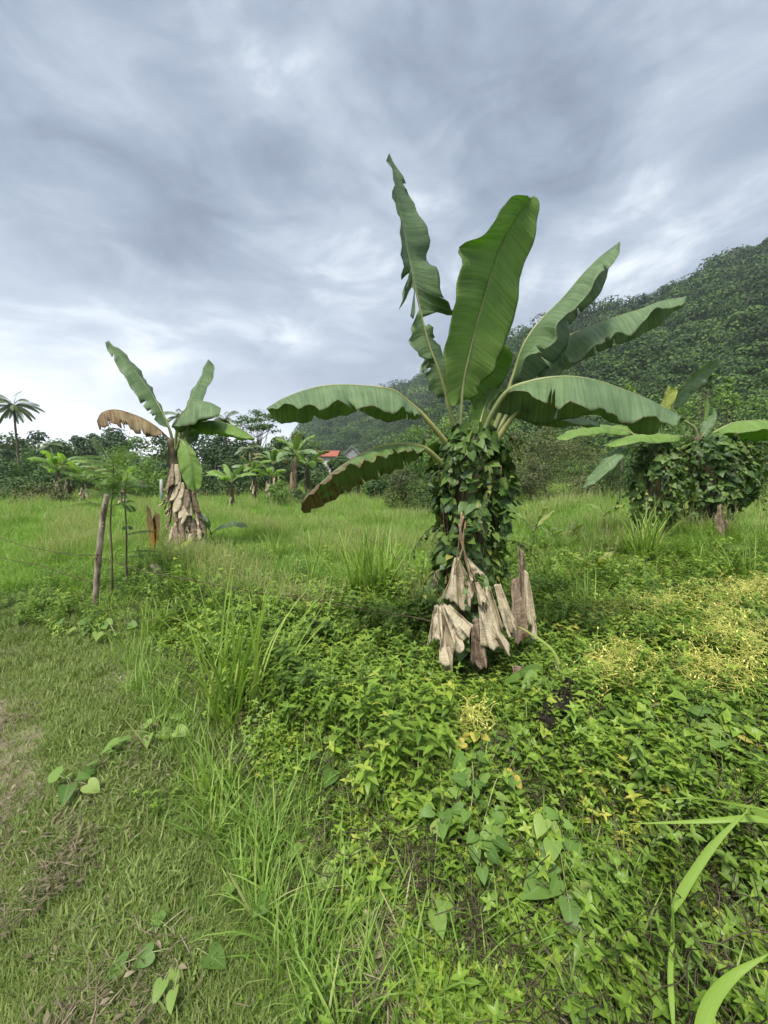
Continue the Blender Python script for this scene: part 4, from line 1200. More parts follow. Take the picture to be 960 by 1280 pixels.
cane = empty('tall_grass', on_ground(845, 1262), 'tall coarse grass with one snapped blade in the near right corner', 'grass')
mb = MB(); tube(mb, spline([G(.66, .8) - Vector((0, 0, .02)), P(838, 1240, .86), P(842, 1170, .88), P(840, 1130, .9)], 14), [.005 - .002 * i / 13 for i in range(14)], 7)
mb.build('stem', MT['grass_tall'], cane)
traced_blade(cane, 'blade', [(840, 1140, .9), (862, 1100, .92), (898, 1050, .94), (938, 1010, .95)], .022)
traced_blade(cane, 'blade', [(938, 1012, .95), (965, 1022, .9), (1010, 1030, .85)], .02)
traced_blade(cane, 'blade', [(1000, 1032, .95), (940, 1024, .96), (880, 1027, .98), (780, 1030, 1.05)], .018)
traced_blade(cane, 'blade', [(960, 1013, .95), (920, 1006, 1.0), (870, 998, 1.1), (820, 1000, 1.15)], .008)
traced_blade(cane, 'blade', [(842, 1285, .75), (838, 1220, .82), (841, 1160, .9), (838, 1100, 1.0)], .013)
arch = empty('arching_grass', on_ground(900, 1275), 'broad arching grass blades at the bottom right corner', 'grass')
traced_blade(arch, 'blade', [(870, 1330, .62), (885, 1262, .68), (915, 1222, .72), (965, 1190, .74)], .026)
traced_blade(arch, 'blade', [(980, 1330, .6), (965, 1270, .7), (958, 1235, .78)], .02)
arc2 = empty('arching_grass', on_ground(780, 1270), 'two bent pale green grass blades at the bottom right of the creepers', 'grass')
traced_blade(arc2, 'blade', [(735, 1178, .98), (760, 1190, .96), (790, 1206, .9), (812, 1250, .84), (822, 1300, .8)][::-1], .018)
traced_blade(arc2, 'blade', [(795, 1310, .8), (770, 1250, .88), (745, 1200, .96)], .012)
arc3 = empty('arching_grass', on_ground(720, 1150), 'thin grey green blade curving over the creepers', 'grass')
traced_blade(arc3, 'blade', [(768, 1170, 1.1), (766, 1130, 1.18), (790, 1105, 1.25), (800, 1096, 1.3)], .008)
traced_blade(arc3, 'blade', [(770, 1180, 1.08), (750, 1140, 1.15), (720, 1112, 1.22)], .008)
arc4 = empty('arching_grass', on_ground(880, 930), 'long stiff blade leaning left over the yellow threads', 'grass')
traced_blade(arc4, 'blade', [(888, 945, 1.95), (868, 905, 2.0), (835, 865, 2.05), (800, 832, 2.1)], .022)
arc5 = empty('arching_grass', on_ground(700, 880), 'pale curved reed leaf standing beside the dead leaf tails', 'grass')
traced_blade(arc5, 'blade', [(712, 905, 2.1), (706, 860, 2.15), (692, 815, 2.2), (660, 790, 2.25), (645, 782, 2.28)], .022, rv=.9)
arc6 = empty('arching_grass', on_ground(285, 1050), 'stiff pale blades in the short tussock by the turf', 'grass')
traced_blade(arc6, 'blade', [(300, 1050, 1.5), (285, 1000, 1.6), (270, 960, 1.7), (262, 945, 1.75)], .018)
traced_blade(arc6, 'blade', [(152, 1062, 1.5), (180, 1040, 1.55), (205, 1020, 1.6)], .010)


# ------------------------------------------------------------------ heart-leaved plants (things)
def heart_plant(label, px, py, n, L, seedv, spread=.12, h=.1, mat='heart', yellow=0, lobed=.85, pts=None, name='broadleaf_weed'):
    random.seed(seedv)
    b = on_ground(px, py)
    b.z += hump(b.x, b.y) + (.05 if b.x + b.y > 1.5 else 0)
    root = empty(name, b, label, 'weed', 'broad leaved weeds')
    lv, st, yl = MB(), MB(), MB()
    for i in range(n):
        a = i * 2.4 + random.uniform(-.4, .4)
        rr = spread * math.sqrt((i + .5) / n) * random.uniform(.8, 1.2)
        tip = b + Vector((math.cos(a) * rr, math.sin(a) * rr, h * random.uniform(.6, 1.15)))
        tube(st, spline([b - Vector((0, 0, .03)), b + Vector((math.cos(a) * rr * .4, math.sin(a) * rr * .4, h * .7)), tip], 8), .0016, 4)
        d = Vector((math.cos(a), math.sin(a), random.uniform(-.35, .1)))
        LL = L * random.uniform(.65, 1.15)
        leaf(yl if i < yellow else lv, tip, d, Vector((random.uniform(-.6, .6), random.uniform(-.7, .3), 1)), LL, LL * lobed, HEART, random.uniform(.05, .45), random.uniform(.05, .35))
    st.build('stem', MT['rib'], root); 
    if lv.v: lv.build('foliage', MT[mat], root)
    if yl.v: yl.build('yellow_leaf', MT['yellow_leaf'], root)
    return root


HP = [
    ('heart leaved weed in the turf near the bottom edge, one leaf orange', 232, 1195, 13, .068, .15, .07, 0),
    ('cluster of arrow shaped leaves between turf and creepers', 375, 1110, 10, .072, .14, .08, 0),
    ('low weed with broad wavy leaves alone beside the dirt path', 92, 1002, 7, .08, .10, .04, 0),
    ('broad leaves at the foot of the tall bright tussock', 195, 930, 9, .08, .18, .08, 0),
    ('broad leaves around the foot of the wooden stake', 128, 790, 14, .12, .35, .12, 0),
    ('large heart leaves climbing below the dead leaf tails', 682, 900, 9, .12, .14, .18, 0),
    ('two large glossy heart leaves among the dark dead vines', 655, 900, 6, .11, .10, .12, 0),
    ('big grey green leaves in the middle of the lower creepers', 735, 1095, 8, .105, .16, .10, 0),
    ('heart leaves at the foot of the near canes', 700, 1160, 8, .10, .12, .08, 0),
    ('pair of yellowed leaves on dried stems among the creepers', 592, 985, 12, .05, .09, .2, 7),
    ('yellow heart leaves low in the creepers right of the dried stems', 628, 1030, 5, .05, .08, .12, 3),
    ('pale heart leaves in the shade at the bottom edge', 545, 1215, 7, .09, .12, .06, 0),
    ('heart leaves by the right edge under the yellow threads', 915, 990, 7, .10, .14, .10, 1),
    ('broad leaves left of the dark dead vines', 420, 985, 7, .09, .12, .12, 0),
]
for i, (lb, px, py, n, L, sp_, h, yl) in enumerate(HP):
    heart_plant(lb, px, py, n, L, 300 + i, sp_, h, yellow=yl)

# trailing vine with a column of leaves
random.seed(17)
tv_ = empty('trailing_vine', on_ground(590, 1150), 'long vine of large grey green heart leaves trailing down the bank below the dried stems', 'vine')
lv, st = MB(), MB()
for k, path in enumerate([[(585, 1000, 1.62), (590, 1060, 1.4), (585, 1120, 1.22), (600, 1180, 1.12)], [(560, 1070, 1.42), (545, 1130, 1.22), (540, 1200, 1.05)], [(620, 1060, 1.4), (600, 1110, 1.25), (612, 1150, 1.15)], [(650, 1080, 1.35), (690, 1140, 1.2), (705, 1200, 1.05)]]):
    w = [P(*q) for q in path]
    c = []
    for q in spline(w, 26):
        q.z = max(q.z - .1, float(gz(q.x, q.y)) + hump(q.x, q.y) + .12); c.append(q)
    tube(st, c, .002, 4)
    for i in range(0, 26, 2 if k else 1):
        a = random.uniform(0, 6.28)
        L = random.uniform(.035, .068)
        b = c[i] + Vector((math.cos(a) * .035, math.sin(a) * .035, .02))
        leaf(lv, b, Vector((math.cos(a), math.sin(a) - .5, random.uniform(-.4, .2))), Vector((random.uniform(-.7, .7), random.uniform(-.8, .3), 1)), L, L * .85, HEART, random.uniform(0, .5), random.uniform(0, .4))
lv.build('foliage', MT['heart'], tv_); st.build('stem', MT['rib'], tv_)

# dried black vine hanging in the creepers
random.seed(18)
bv = empty('dead_vine', on_ground(692, 985), 'tangle of blackened dead vine and shrivelled leaves below the large banana plant', 'dead vine')
mb, lf = MB(), MB()
for i in range(26):
    px = random.uniform(668, 715); y0 = random.uniform(885, 930); Yv = random.uniform(1.95, 2.1)
    pp = [on_ground(px + random.uniform(-8, 8), y0 + dy_) for dy_ in (0, 35, random.uniform(55, 90))]
    for q in pp: q.z += hump(q.x, q.y) + random.uniform(.10, .17)
    c = spline(pp, 12); tube(mb, c, .002, 4)
    for q in c[::3]:
        for _ in range(3):
            d = Vector((random.uniform(-1, 1), random.uniform(-1, .4), random.uniform(-1.3, 0)))
            leaf(lf, q, d, Vector((random.uniform(-1, 1), -1, .3)), random.uniform(.03, .06), .02, OVATE, .6, .5)
mb.build('stem', MT['black_twig'], bv); lf.build('foliage', MT['black_twig'], bv)

# red brown runners
random.seed(19)
run = [
    ('reddish dead runner crossing the creepers at the right', [(620, 905, 2.1), (700, 925, 2.), (800, 950, 1.9), (870, 965, 1.85), (965, 985, 1.8)]),
    ('thin brown runner looping through the middle creepers', [(640, 860, 2.3), (690, 880, 2.1), (705, 950, 1.9), (760, 1010, 1.7), (830, 1030, 1.6)]),
    ('pale dry stalk sticking out near the right edge', [(822, 1060, 1.45), (818, 1040, 1.5), (850, 1035, 1.5), (890, 1032, 1.5)]),
    ('dark runner along the left of the creepers', [(402, 870, 2.2), (415, 930, 2.0), (440, 1010, 1.75), (470, 1050, 1.6)]),
    ('brown twig lying beneath the fence wire', [(330, 800, 3.0), (400, 790, 3.1), (470, 800, 2.95), (520, 850, 2.6)]),
    ('thin straw coloured stalk leaning beside the dried stems', [(650, 930, 1.95), (662, 990, 1.8), (678, 1030, 1.65)]),
    ('long thin grass stalk arching over the wire', [(440, 660, 4.3), (470, 680, 4.2), (500, 700, 4.0), (520, 740, 3.7)]),
]
for lb, pp in run:
    w = [P(*q) for q in pp]
    rt = empty('runner', w[0], lb, 'stem')
    mb = MB(); c = spline(w, 30)
    c = [q + Vector((mnoise.noise(q * 7) * .02, 0, mnoise.noise(q * 9 + Vector((5, 5, 5))) * .02)) for q in c]
    for q in c: q.z = max(q.z, float(gz(q.x, q.y)) + (hump(q.x, q.y) + .09 if q.y < 3 else .03))
    tube(mb, c, [.004 - .0018 * i / 29 for i in range(30)], 5); mb.build('stalk', MT['twig'], rt)
    mb = MB()
    for q in c[3::4]:
        d = Vector((random.uniform(-1, 1), random.uniform(-1, 1), random.uniform(-.3, .8))).normalized()
        tube(mb, [q, q + d * random.uniform(.02, .07)], [.002, .001], 4)
    mb.build('twig', MT['twig'], rt)

# curled dry leaf at the right edge
cd = empty('dead_leaf', on_ground(935, 1090), 'pale striped dead leaf curled among creepers at the right edge', 'dead leaf')
drape(cd, 'blade', [(905, 1062, 1.4), (930, 1078, 1.38), (975, 1086, 1.36)], [(905, 1070, 1.36), (930, 1088, 1.32), (975, 1098, 1.3)], 1.4, 1.32, 1.5, .012, n=8)
drape(cd, 'midrib', [(918, 1055, 1.42), (912, 1062, 1.4)], [(922, 1064, 1.4), (916, 1068, 1.38)], 1.4, 1.38, 1, .004, n=4, mm=6)
dl2 = empty('dead_leaf', on_ground(142, 820), 'pinkish brown dead leaf lying in the weeds below the stake', 'dead leaf')
drape(dl2, 'blade', [(132, 810, 3.42), (142, 808, 3.45), (152, 816, 3.4)], [(134, 817, 3.36), (144, 820, 3.34), (152, 824, 3.3)], 3.4, 3.3, 1, .01, n=6, mm=8)

# yellow parasitic threads
random.seed(23)
mb = MB()
cent = [(888, 800, 60, 20), (855, 880, 70, 26), (800, 800, 60, 18), (930, 830, 60, 22), (770, 900, 40, 22), (910, 890, 50, 18),  (590, 960, 18, 22), (930, 770, 40, 12)]
for (cx_, cy_, sx, sy) in cent:
    for i in range(430 if sx > 35 else 120):
        g = on_ground(min(1100, random.gauss(cx_, sx * .55)), max(735, random.gauss(cy_, sy * .55)))
        g.z += hump(g.x, g.y) + random.uniform(.12, .24)
        q = [g]; d = Vector((random.uniform(-1, 1), random.uniform(-1, 1), random.uniform(-.3, .4))).normalized()
        for k in range(7):
            d = (d + Vector((random.uniform(-1, 1), random.uniform(-1, 1), random.uniform(-.9, .7))) * .7).normalized()
            q.append(q[-1] + d * .014)
        tube(mb, spline(q, 11),   .0014, 3, cap=False)
        if random.random() < .7:
            leaf(mb, q[-1], d, Vector((0, 0, 1)), .018, .011, OVATE)
o = mb.build('dodder', MT['dodder']); tag(o, 'yellow thread weed tangled over the creepers', None, None, 'stuff')

# ================================================================== GROUND
m, nt = new_mat('ground_soil')
tc = N(nt, 'ShaderNodeTexCoord')
n1 = N(nt, 'ShaderNodeTexNoise'); n1.inputs['Scale'].default_value = 1.7; n1.inputs['Detail'].default_value = 9; n1.inputs['Roughness'].default_value = .7
n2 = N(nt, 'ShaderNodeTexNoise'); n2.inputs['Scale'].default_value = 45; n2.inputs['Detail'].default_value = 6
for n_ in (n1, n2): nt.links.new(tc.outputs['Object'], n_.inputs['Vector'])
soil = ramp(nt, n2.outputs['Fac'], [(.3, (.03, .024, .014)), (.6, (.075, .06, .035))])
green = ramp(nt, n2.outputs['Fac'], [(.3, (.035, .055, .018)), (.65, (.07, .10, .03))])
c = mixc(nt, ramp(nt, n1.outputs['Fac'], [(.35, (0, 0, 0)), (.6, (1, 1, 1))]), soil, green)
# the open field is grown over
sep = N(nt, 'ShaderNodeSeparateXYZ'); nt.links.new(tc.outputs['Object'], sep.inputs[0])
far = mathn(nt, 'MULTIPLY', mathn(nt, 'SUBTRACT', sep.outputs['Y'], 4.0), .2, clamp=True)
fieldc = ramp(nt, n1.outputs['Fac'], [(.3, (.10, .19, .035)), (.7, (.17, .26, .06))])
c = mixc(nt, far, c, fieldc)
p = N(nt, 'ShaderNodeBsdfPrincipled'); p.inputs['Roughness'].default_value = .95; nt.links.new(c, p.inputs['Base Color'])
b = N(nt, 'ShaderNodeBump'); b.inputs['Distance'].default_value = .02; b.inputs['Strength'].default_value = .8
nt.links.new(n2.outputs['Fac'], b.inputs['Height']); nt.links.new(b.outputs[0], p.inputs['Normal'])
o_ = N(nt, 'ShaderNodeOutputMaterial'); nt.links.new(p.outputs[0], o_.inputs['Surface'])
MT['ground'] = m
K = 260
tt = np.linspace(-1, 1, K)
ax = np.sinh(tt * 6.4) / math.sinh(6.4) * 620
XX, YY = np.meshgrid(ax, ax)
ZZ = gz(XX, YY)
mb = MB()
mb.v = [(a, b, c) for a, b, c in zip(XX.ravel().tolist(), YY.ravel().tolist(), ZZ.ravel().tolist())]
mb.r = mb.u = mb.w = [0.] * (K * K)
mb.f = [(j * K + i, j * K + i + 1, (j + 1) * K + i + 1, (j + 1) * K + i) for j in range(K - 1) for i in range(K - 1)]
o = mb.build('ground', MT['ground']); tag(o, 'grown over soil of the meadow', None, None, 'structure')
# dirt path
MT['dirt'] = plain_mat('path_dirt', [(.25, (.10, .08, .05)), (.5, (.20, .165, .11)), (.75, (.32, .275, .20))], 7, .95, bump=.6, detail=12)
mb = MB(); NL, NW = 160, 14
for i in range(NL):
    s = -3 + 7.8 * i / (NL - 1)         # along (-1, 1)
    for j in range(NW):
        w = j / (NW - 1)
        lo, hi = -1.9, .20 - 2.10 * float(S(s, 3.6, 5.2)) + (1 - float(S(s, 3.0, 5.0))) * ( .16 * math.sin(s * 2.3) + .10 * math.sin(s * 5.9 + 1) + .05 * math.sin(s * 13))
        uu = lo + (hi - lo) * w
        x_ = (uu - s) * .7071; y_ = (uu + s) * .7071
        mb.add((x_, y_, float(gz(x_, y_)) + .005 + .012 * math.sin(math.pi * w)), 0, 0, 0)
for i in range(NL - 1):
    for j in range(NW - 1):
        a = i * NW + j; mb.f.append((a, a + 1, a + NW + 1, a + NW))
o = mb.build('dirt_path', MT['dirt']); tag(o, 'bare dirt path along the left edge', None, None, 'structure')


# ================================================================== HILLS
def hill_surface(name, cols, label, K1=90, K2=46, foot=.25, amp=3.0, seedv=0, back=140, sink=9):
    """cols: (px, ridge py, ridge Y, foot Y)"""
    cols = sorted(cols)
    pxs = [c[0] for c in cols]

    def col(px): return [np.interp(px, pxs, [c[k] for c in cols]) for k in (1, 2, 3)]
    grid = []
    mb = MB()
    for i in range(K1):
        px = pxs[0] + (pxs[-1] - pxs[0]) * i / (K1 - 1)
        ry, RY, FY = col(px)
        top_ = P(px, ry + sink, RY)
        x0 = FY * (px - 480) / F
        row = []
        for j in range(K2 + 8):
            if j <= K2:
                s = j / K2
                x = x0 + (top_.x - x0) * s; yv = FY + (RY - FY) * s
                h = (top_.z) * (s ** 1.12) * 1.0
                h = max(h, 0) - .3 + amp * mnoise.fractal(Vector((x * .03, yv * .03, seedv)), 1., 2., 4) * math.sin(math.pi * min(1, s * 1.0)) * 1.4
            else:
                s = (j - K2) / 7
                x = top_.x * (1 + .5 * s); yv = RY + back * s; h = top_.z * (1 - s) ** 1.3 - .3
            row.append(mb.add((x, yv, h), 0, 0, 0)); grid.append((x, yv, h, i, j))
    R = K2 + 8
    for i in range(K1 - 1):
        for j in range(R - 1):
            a = i * R + j; mb.f.append((a, a + R, a + R + 1, a + 1))
    o = mb.build(name, MT['hill_ground']); tag(o, label, None, None, 'structure')
    V = np.array(mb.v).reshape(K1, R, 3)
    return V[:, :K2 + 3]


MT['hill_ground'] = plain_mat('hill_undergrowth', [(.3, (.018, .040, .014)), (.7, (.045, .09, .026))], .3, .95)
h_right = hill_surface('hill', [(470, 600, 210, 90), (490, 590, 210, 80), (520, 560, 215, 75), (560, 500, 220, 70), (600, 458, 225, 66), (640, 430, 225, 62), (700, 408, 220, 58), (760, 396, 215, 55), (820, 381, 210, 52), (880, 352, 205, 50),
                                (930, 326, 200, 48), (980, 306, 195, 46), (1060, 280, 190, 44), (1200, 260, 180, 42), (1400, 300, 160, 40)], 'forested hillside rising to the right', seedv=1.)
h_far = hill_surface('far_hill', [(330, 600, 430, 200), (372, 560, 430, 200), (386, 535, 430, 190), (400, 520, 430, 185), (450, 508, 430, 180), (490, 488, 430, 180), (530, 472, 425, 175), (570, 462, 420, 170), (620, 450, 415, 170), (700, 430, 400, 170), (800, 430, 400, 160)],
                     'bluish forested hill in the distance', seedv=5., amp=7)
h_mid = hill_surface('low_rise', [(425, 600, 120, 62), (445, 592, 120, 60), (470, 575, 118, 58), (500, 562, 115, 55), (540, 548, 110, 52), (600, 540, 105, 50), (700, 545, 100, 48), (800, 550, 95, 46)], 'low green rise at the foot of the hills', seedv=9., amp=1.2)


def blob_crown(seedv, nq=1000, R=1., flat=.75, qs=.105, mat='forest', name='crown_kind', obj_link=False):
    """forest crown: lumpy shell of leaf sprays round a few lobes"""
    rs = random.Random(seedv); mb = MB()
    lobes = [(Vector((rs.uniform(-.5, .5), rs.uniform(-.5, .5), rs.uniform(-.2, .45))) * R, rs.uniform(.4, .65) * R) for _ in range(7)]
    for i in range(nq):
        c, rr = rs.choice(lobes)
        d = Vector((rs.gauss(0, 1), rs.gauss(0, 1), rs.gauss(.35, 1))).normalized()
        p = c + d * rr * rs.uniform(.85, 1.03); p.z *= flat
        n_ = (d + Vector((rs.uniform(-.6, .6), rs.uniform(-.6, .6), rs.uniform(-.3, .6)))).normalized()
        t = n_.cross(Vector((rs.uniform(-1, 1), rs.uniform(-1, 1), rs.uniform(-1, 1)))).normalized()
        leaf(mb, p, t, n_, qs * R * rs.uniform(.6, 1.5), qs * R * .9, [(0, 0, .1), (.5, .45, .5), (1, 1, 0)], .3, -.2, r=rs.random())
    return mb.build(name, MT[mat], link=False)


for_k = [blob_crown(500 + s) for s in range(4)] + [blob_crown(510, flat=1.25), blob_crown(511, flat=.45, nq=700)]
for k_ in for_k[3:]:                      # some stand on a pale bare trunk
    mb = MB(); tube(mb, [Vector((0, 0, -1.6)), Vector((.05, 0, 0))], [.06, .04], 5)
    n0 = len(k_.data.vertices)
    km = mb.mesh('trunk_kind', MT['forest'])
    import bmesh
    bm_ = bmesh.new(); bm_.from_mesh(k_.data)
    km.materials.clear(); bm_.from_mesh(km); nf = len(bm_.faces) - len(km.polygons)
    bm_.faces.ensure_lookup_table()
    for f_ in bm_.faces[nf:]: f_.material_index = 1
    bm_.to_mesh(k_.data); bm_.free(); k_.data.materials.append(MT['pale_bark'])



def forest(name, label, V, n, smin, smax, seedv, tint0=.5, zlift=.5, dark_top=0):
    rs = np.random.default_rng(seedv)
    K1, R, _ = V.shape
    a = rs.random(n) * (K1 - 1.001); b = (rs.random(n) ** .8) * (R - 1.001)
    i, j = a.astype(int), b.astype(int); fa, fb = a - i, b - j
    p = V[i, j] * ((1 - fa) * (1 - fb))[:, None] + V[i + 1, j] * (fa * (1 - fb))[:, None] + V[i, j + 1] * ((1 - fa) * fb)[:, None] + V[i + 1, j + 1] * (fa * fb)[:, None]
    s = rs.uniform(smin, smax, n) * rs.choice([.45, .7, 1, 1.2, 1.55], n) * (.6 + .6 * (b / R))
    p[:, 2] += s * zlift
    rot = np.stack([rs.normal(0, .2, n), rs.normal(0, .2, n), rs.uniform(0, 6.28, n)], 1)
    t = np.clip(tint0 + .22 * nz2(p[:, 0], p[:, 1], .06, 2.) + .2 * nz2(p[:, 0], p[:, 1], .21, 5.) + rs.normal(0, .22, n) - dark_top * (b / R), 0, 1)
    return gn_scatter(name, label, p, rot, s, rs.integers(0, 6, n), t, for_k)


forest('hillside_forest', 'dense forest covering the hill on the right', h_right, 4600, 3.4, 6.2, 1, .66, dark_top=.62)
forest('far_forest', 'hazy forest covering the far hill', h_far, 4200, 5.0, 8.5, 2, .4)
forest('rise_forest', 'lighter scrubby trees on the low rise', h_mid, 1700, 1.4, 2.6, 3, .85, .7)


# ================================================================== TREES
def tree(label, x, y, H, W, seedv, mat='tree_mid', cat='tree', group=None, name='tree', nq=1500, qs=.2, base_h=.25, lobes=9, flat=.8, gap=.0, link_copy=None, limbs=5, trunk=.02, zbase=None):
    rs = random.Random(seedv)
    g = G(x, y) if zbase is None else Vector((x, y, zbase))
    root = empty(name, g, label, cat, group, rz=rs.uniform(0, 6.28))
    R = W / 2
    mb = MB(); cs = []
    for i in range(lobes):
        a = i * 2.4 + rs.uniform(-.4, .4); rr = R * .68 * math.sqrt((i + .3) / lobes)
        z = H * (base_h + (1 - base_h) * rs.uniform(.1 if not gap else .45, .85) * (1 - .3 * (rr / R)))
        cs.append((Vector((rr * math.cos(a), rr * math.sin(a), z)), R * (rs.uniform(.38, .6) if not gap else rs.uniform(.2, .34))))
    cs.append((Vector((0, 0, H * .86)), R * .35))
    for i in range(nq):
        c, r_ = rs.choice(cs)
        d = Vector((rs.gauss(0, 1), rs.gauss(0, 1), rs.gauss(.15, 1))).normalized()
        p = c + Vector((d.x, d.y, d.z * flat)) * r_ * (rs.random() ** (.33 if not gap else .6))
        p.z = max(p.z, H * base_h * .55)
        n_ = (d + Vector((rs.uniform(-.8, .8), rs.uniform(-.8, .8), rs.uniform(-.2, 1.0)))).normalized()
        t = n_.cross(Vector((rs.uniform(-1, 1), rs.uniform(-1, 1), rs.uniform(-1, 1)))).normalized()
        q = qs * rs.uniform(.6, 1.3)
        leaf(mb, p, t, n_, q, q * .8, [(0, 0, .1), (.5, .45, .5), (1, 1, 0)], .3, -.15, r=rs.random())
    mb.build('crown', MT[mat], root, origin=0)
    mb = MB()
    r0 = max(.03, H * trunk)
    top_ = Vector((rs.uniform(-.1, .1) * H * .3, rs.uniform(-.1, .1) * H * .3, H * .72))
    tr = spline([Vector((0, 0, -.1)), Vector((top_.x * .2, top_.y * .5, H * .35)), top_], 14)
    tube(mb, tr, [r0 * (1 - .75 * i / 13) for i in range(14)], 8)
    for i in range(limbs):
        c, _ = cs[i % len(cs)]
        s = tr[rs.randint(4, 11)]
        m_ = s.lerp(c, .5) + Vector((0, 0, -.04 * H))
        tube(mb, spline([s, m_, c], 8), [r0 * .42 * (1 - .8 * k / 7) for k in range(8)], 5)
    mb.build('trunk', MT['bark'], root, origin=0)
    return root


def bg_tree(px, top_py, Y, wpx, label, seedv, mat='tree_mid', **k):
    pt = P(px, top_py, Y); g = G(pt.x, Y)
    H = pt.z - g.z
    W = wpx / F * Y
    return tree(label, pt.x, Y, H, W, seedv, mat, qs=k.pop('qs', .006 * Y), **k)


grp = 'trees beyond the meadow'
BT = [
    (8, 548, 52, 70, 'dark rounded tree at the far left behind the coconut palm', 'tree_dark'),
    (46, 541, 56, 46, 'dark tree with a pointed top next to the coconut palm', 'tree_dark'),
    (72, 553, 50, 50, 'lower green tree in the gap right of the pointed dark tree', 'tree_mid'),
    (96, 546, 58, 32, 'narrow dark tree with a tufted top above the banana grove', 'tree_dark'),
    (116, 544, 60, 40, 'grey green tree left of the tall bushy tree on the skyline', 'tree_dark'),
    (140, 537, 58, 46, 'tall bushy dark tree under the dying brown leaf', 'tree_dark'),
    (172, 549, 50, 50, 'mid green tree behind the feathery sapling', 'tree_mid'),
    (200, 545, 40, 46, 'dark tree directly behind the left banana plant', 'tree_dark'),
    (242, 540, 46, 60, 'dark dense tree right of the left banana plant', 'tree_dark'),
    (275, 545, 44, 50, 'dark tree beneath the slanting palm crown', 'tree_dark'),
    (300, 552, 40, 46, 'dark low crowned tree left of the airy tree', 'tree_dark'),
    (350, 548, 50, 46, 'grey green tree just right of the airy tree', 'tree_mid'),
    (372, 540, 56, 40, 'leafy tree at the left foot of the far hill', 'tree_mid'),
    (395, 572, 60, 26, 'small tree left of the red roof', 'tree_mid'),
    (425, 572, 60, 22, 'small tree between the white and the grey house', 'tree_mid'),
    (28, 556, 66, 40, 'hazy tree in the second row behind the coconut palm', 'tree_mid'),
    (156, 553, 66, 34, 'hazy tree in the second row right of the tall bushy one', 'tree_mid'),
    (222, 551, 62, 34, 'hazy tree behind the crown of the left banana plant', 'tree_mid'),
    (318, 556, 58, 40, 'hazy tree far behind the trunk of the airy tree', 'tree_mid'),
    (334, 562, 40, 36, 'dark tree at the foot of the airy tree', 'tree_dark'),
    (388, 565, 50, 30, 'dark green tree left of the red roof', 'tree_dark'),
    (-20, 550, 50, 60, 'dark tree cut by the left edge of the picture', 'tree_dark'),
]
for i, (px, py, Yt, w, lb, mt_) in enumerate(BT):
    py -= 5
    bg_tree(px, py, Yt, w * 1.45, lb, 700 + i, mt_, group=grp, nq=3600, base_h=.05, lobes=13, qs=.0065 * Yt)
grp2 = 'bushes along the meadow edge'
BB = [
    (5, 578, 33, 60, 'dark bush at the left end of the meadow edge', 'tree_dark'),
    (38, 572, 34, 54, 'mid green bush beneath the coconut palm', 'tree_mid'),
    (75, 578, 30, 50, 'bush behind the pale banana grove', 'tree_mid'),
    (108, 575, 30, 50, 'leafy bush left of the feathery sapling', 'tree_mid'),
    (150, 572, 27, 54, 'light bush behind the wooden stake', 'tree_light'),
    (186, 575, 26, 46, 'light green bush left of the shaggy banana stem', 'tree_light'),
    (55, 607, 21, 50, 'low brown green brush pile at the meadow edge', 'shrub_olive'),
    (20, 600, 24, 46, 'low scrub at the left end behind the brush pile', 'tree_mid'),
    (255, 578, 27, 46, 'dark bush behind the hanging pale leaf', 'tree_dark'),
    (290, 575, 30, 56, 'wide dark bush below the airy tree', 'tree_dark'),
    (325, 578, 32, 46, 'mid green bush below the right side of the airy tree', 'tree_mid'),
    (350, 601, 19, 34, 'rounded light green bush in front of the banana grove', 'tree_light'),
    (372, 612, 20, 26, 'small low bush at the right of the rounded one', 'tree_mid'),
    (395, 590, 32, 30, 'scrub below the white house', 'tree_mid'),
    (430, 590, 30, 34, 'scrub below the grey house', 'tree_light'),
    (480, 565, 30, 50, 'loose bush right of the grey house', 'tree_mid'),
    (505, 582, 17, 46, 'dark olive bush between the drooping leaf and the big stem', 'shrub_olive'),
    (535, 588, 15, 44, 'leafy green bush touching the big stem from behind', 'tree_mid'),
    (470, 596, 24, 30, 'small scrub under the drooping leaf', 'tree_mid'),
    (520, 528, 38, 54, 'tall loose light green shrub left of the petioles', 'tree_light'),
    (560, 520, 38, 60, 'tall loose shrub behind the petioles', 'tree_light'),
    (600, 515, 40, 56, 'tall loose shrub behind the crown of the big plant', 'tree_light'),
    (645, 533, 19, 56, 'olive thicket right of the big vine covered stem', 'shrub_olive'),
    (685, 524, 20, 60, 'brownish thicket below the arching leaf', 'shrub_olive'),
    (728, 528, 19, 60, 'olive thicket left of the drooping leaf', 'shrub_olive'),
    (770, 548, 18, 50, 'dark thicket behind the three leaved young banana', 'tree_mid'),
    (810, 500, 30, 60, 'light shrub behind the yellow upright leaf', 'tree_mid'),
    (860, 490, 32, 64, 'tall light shrub behind the long upright leaf', 'tree_light'),
    (905, 478, 34, 60, 'tall green tree on the slope above the vine bush', 'tree_light'),
    (950, 490, 30, 70, 'bright leafy tree at the right edge of the slope', 'tree_light'),
    (955, 545, 13, 60, 'dark leafy bush at the right edge beside the vine bush', 'tree_mid'),
    (760, 560, 24, 50, 'green thicket right of the olive ones', 'tree_mid'),
    (665, 570, 16, 46, 'low olive brush behind the young banana plants', 'shrub_olive'),
]
for i, (px, py, Yt, w, lb, mt_) in enumerate(BB):
    bg_tree(px, py, Yt, w * 1.25, lb, 800 + i, mt_, group=grp2, nq=2400 if Yt > 20 else 4200, base_h=.03, lobes=12, name='bush', cat='bush', qs=.0056 * Yt if Yt > 20 else .0042 * Yt, limbs=4, trunk=.012, flat=.9)
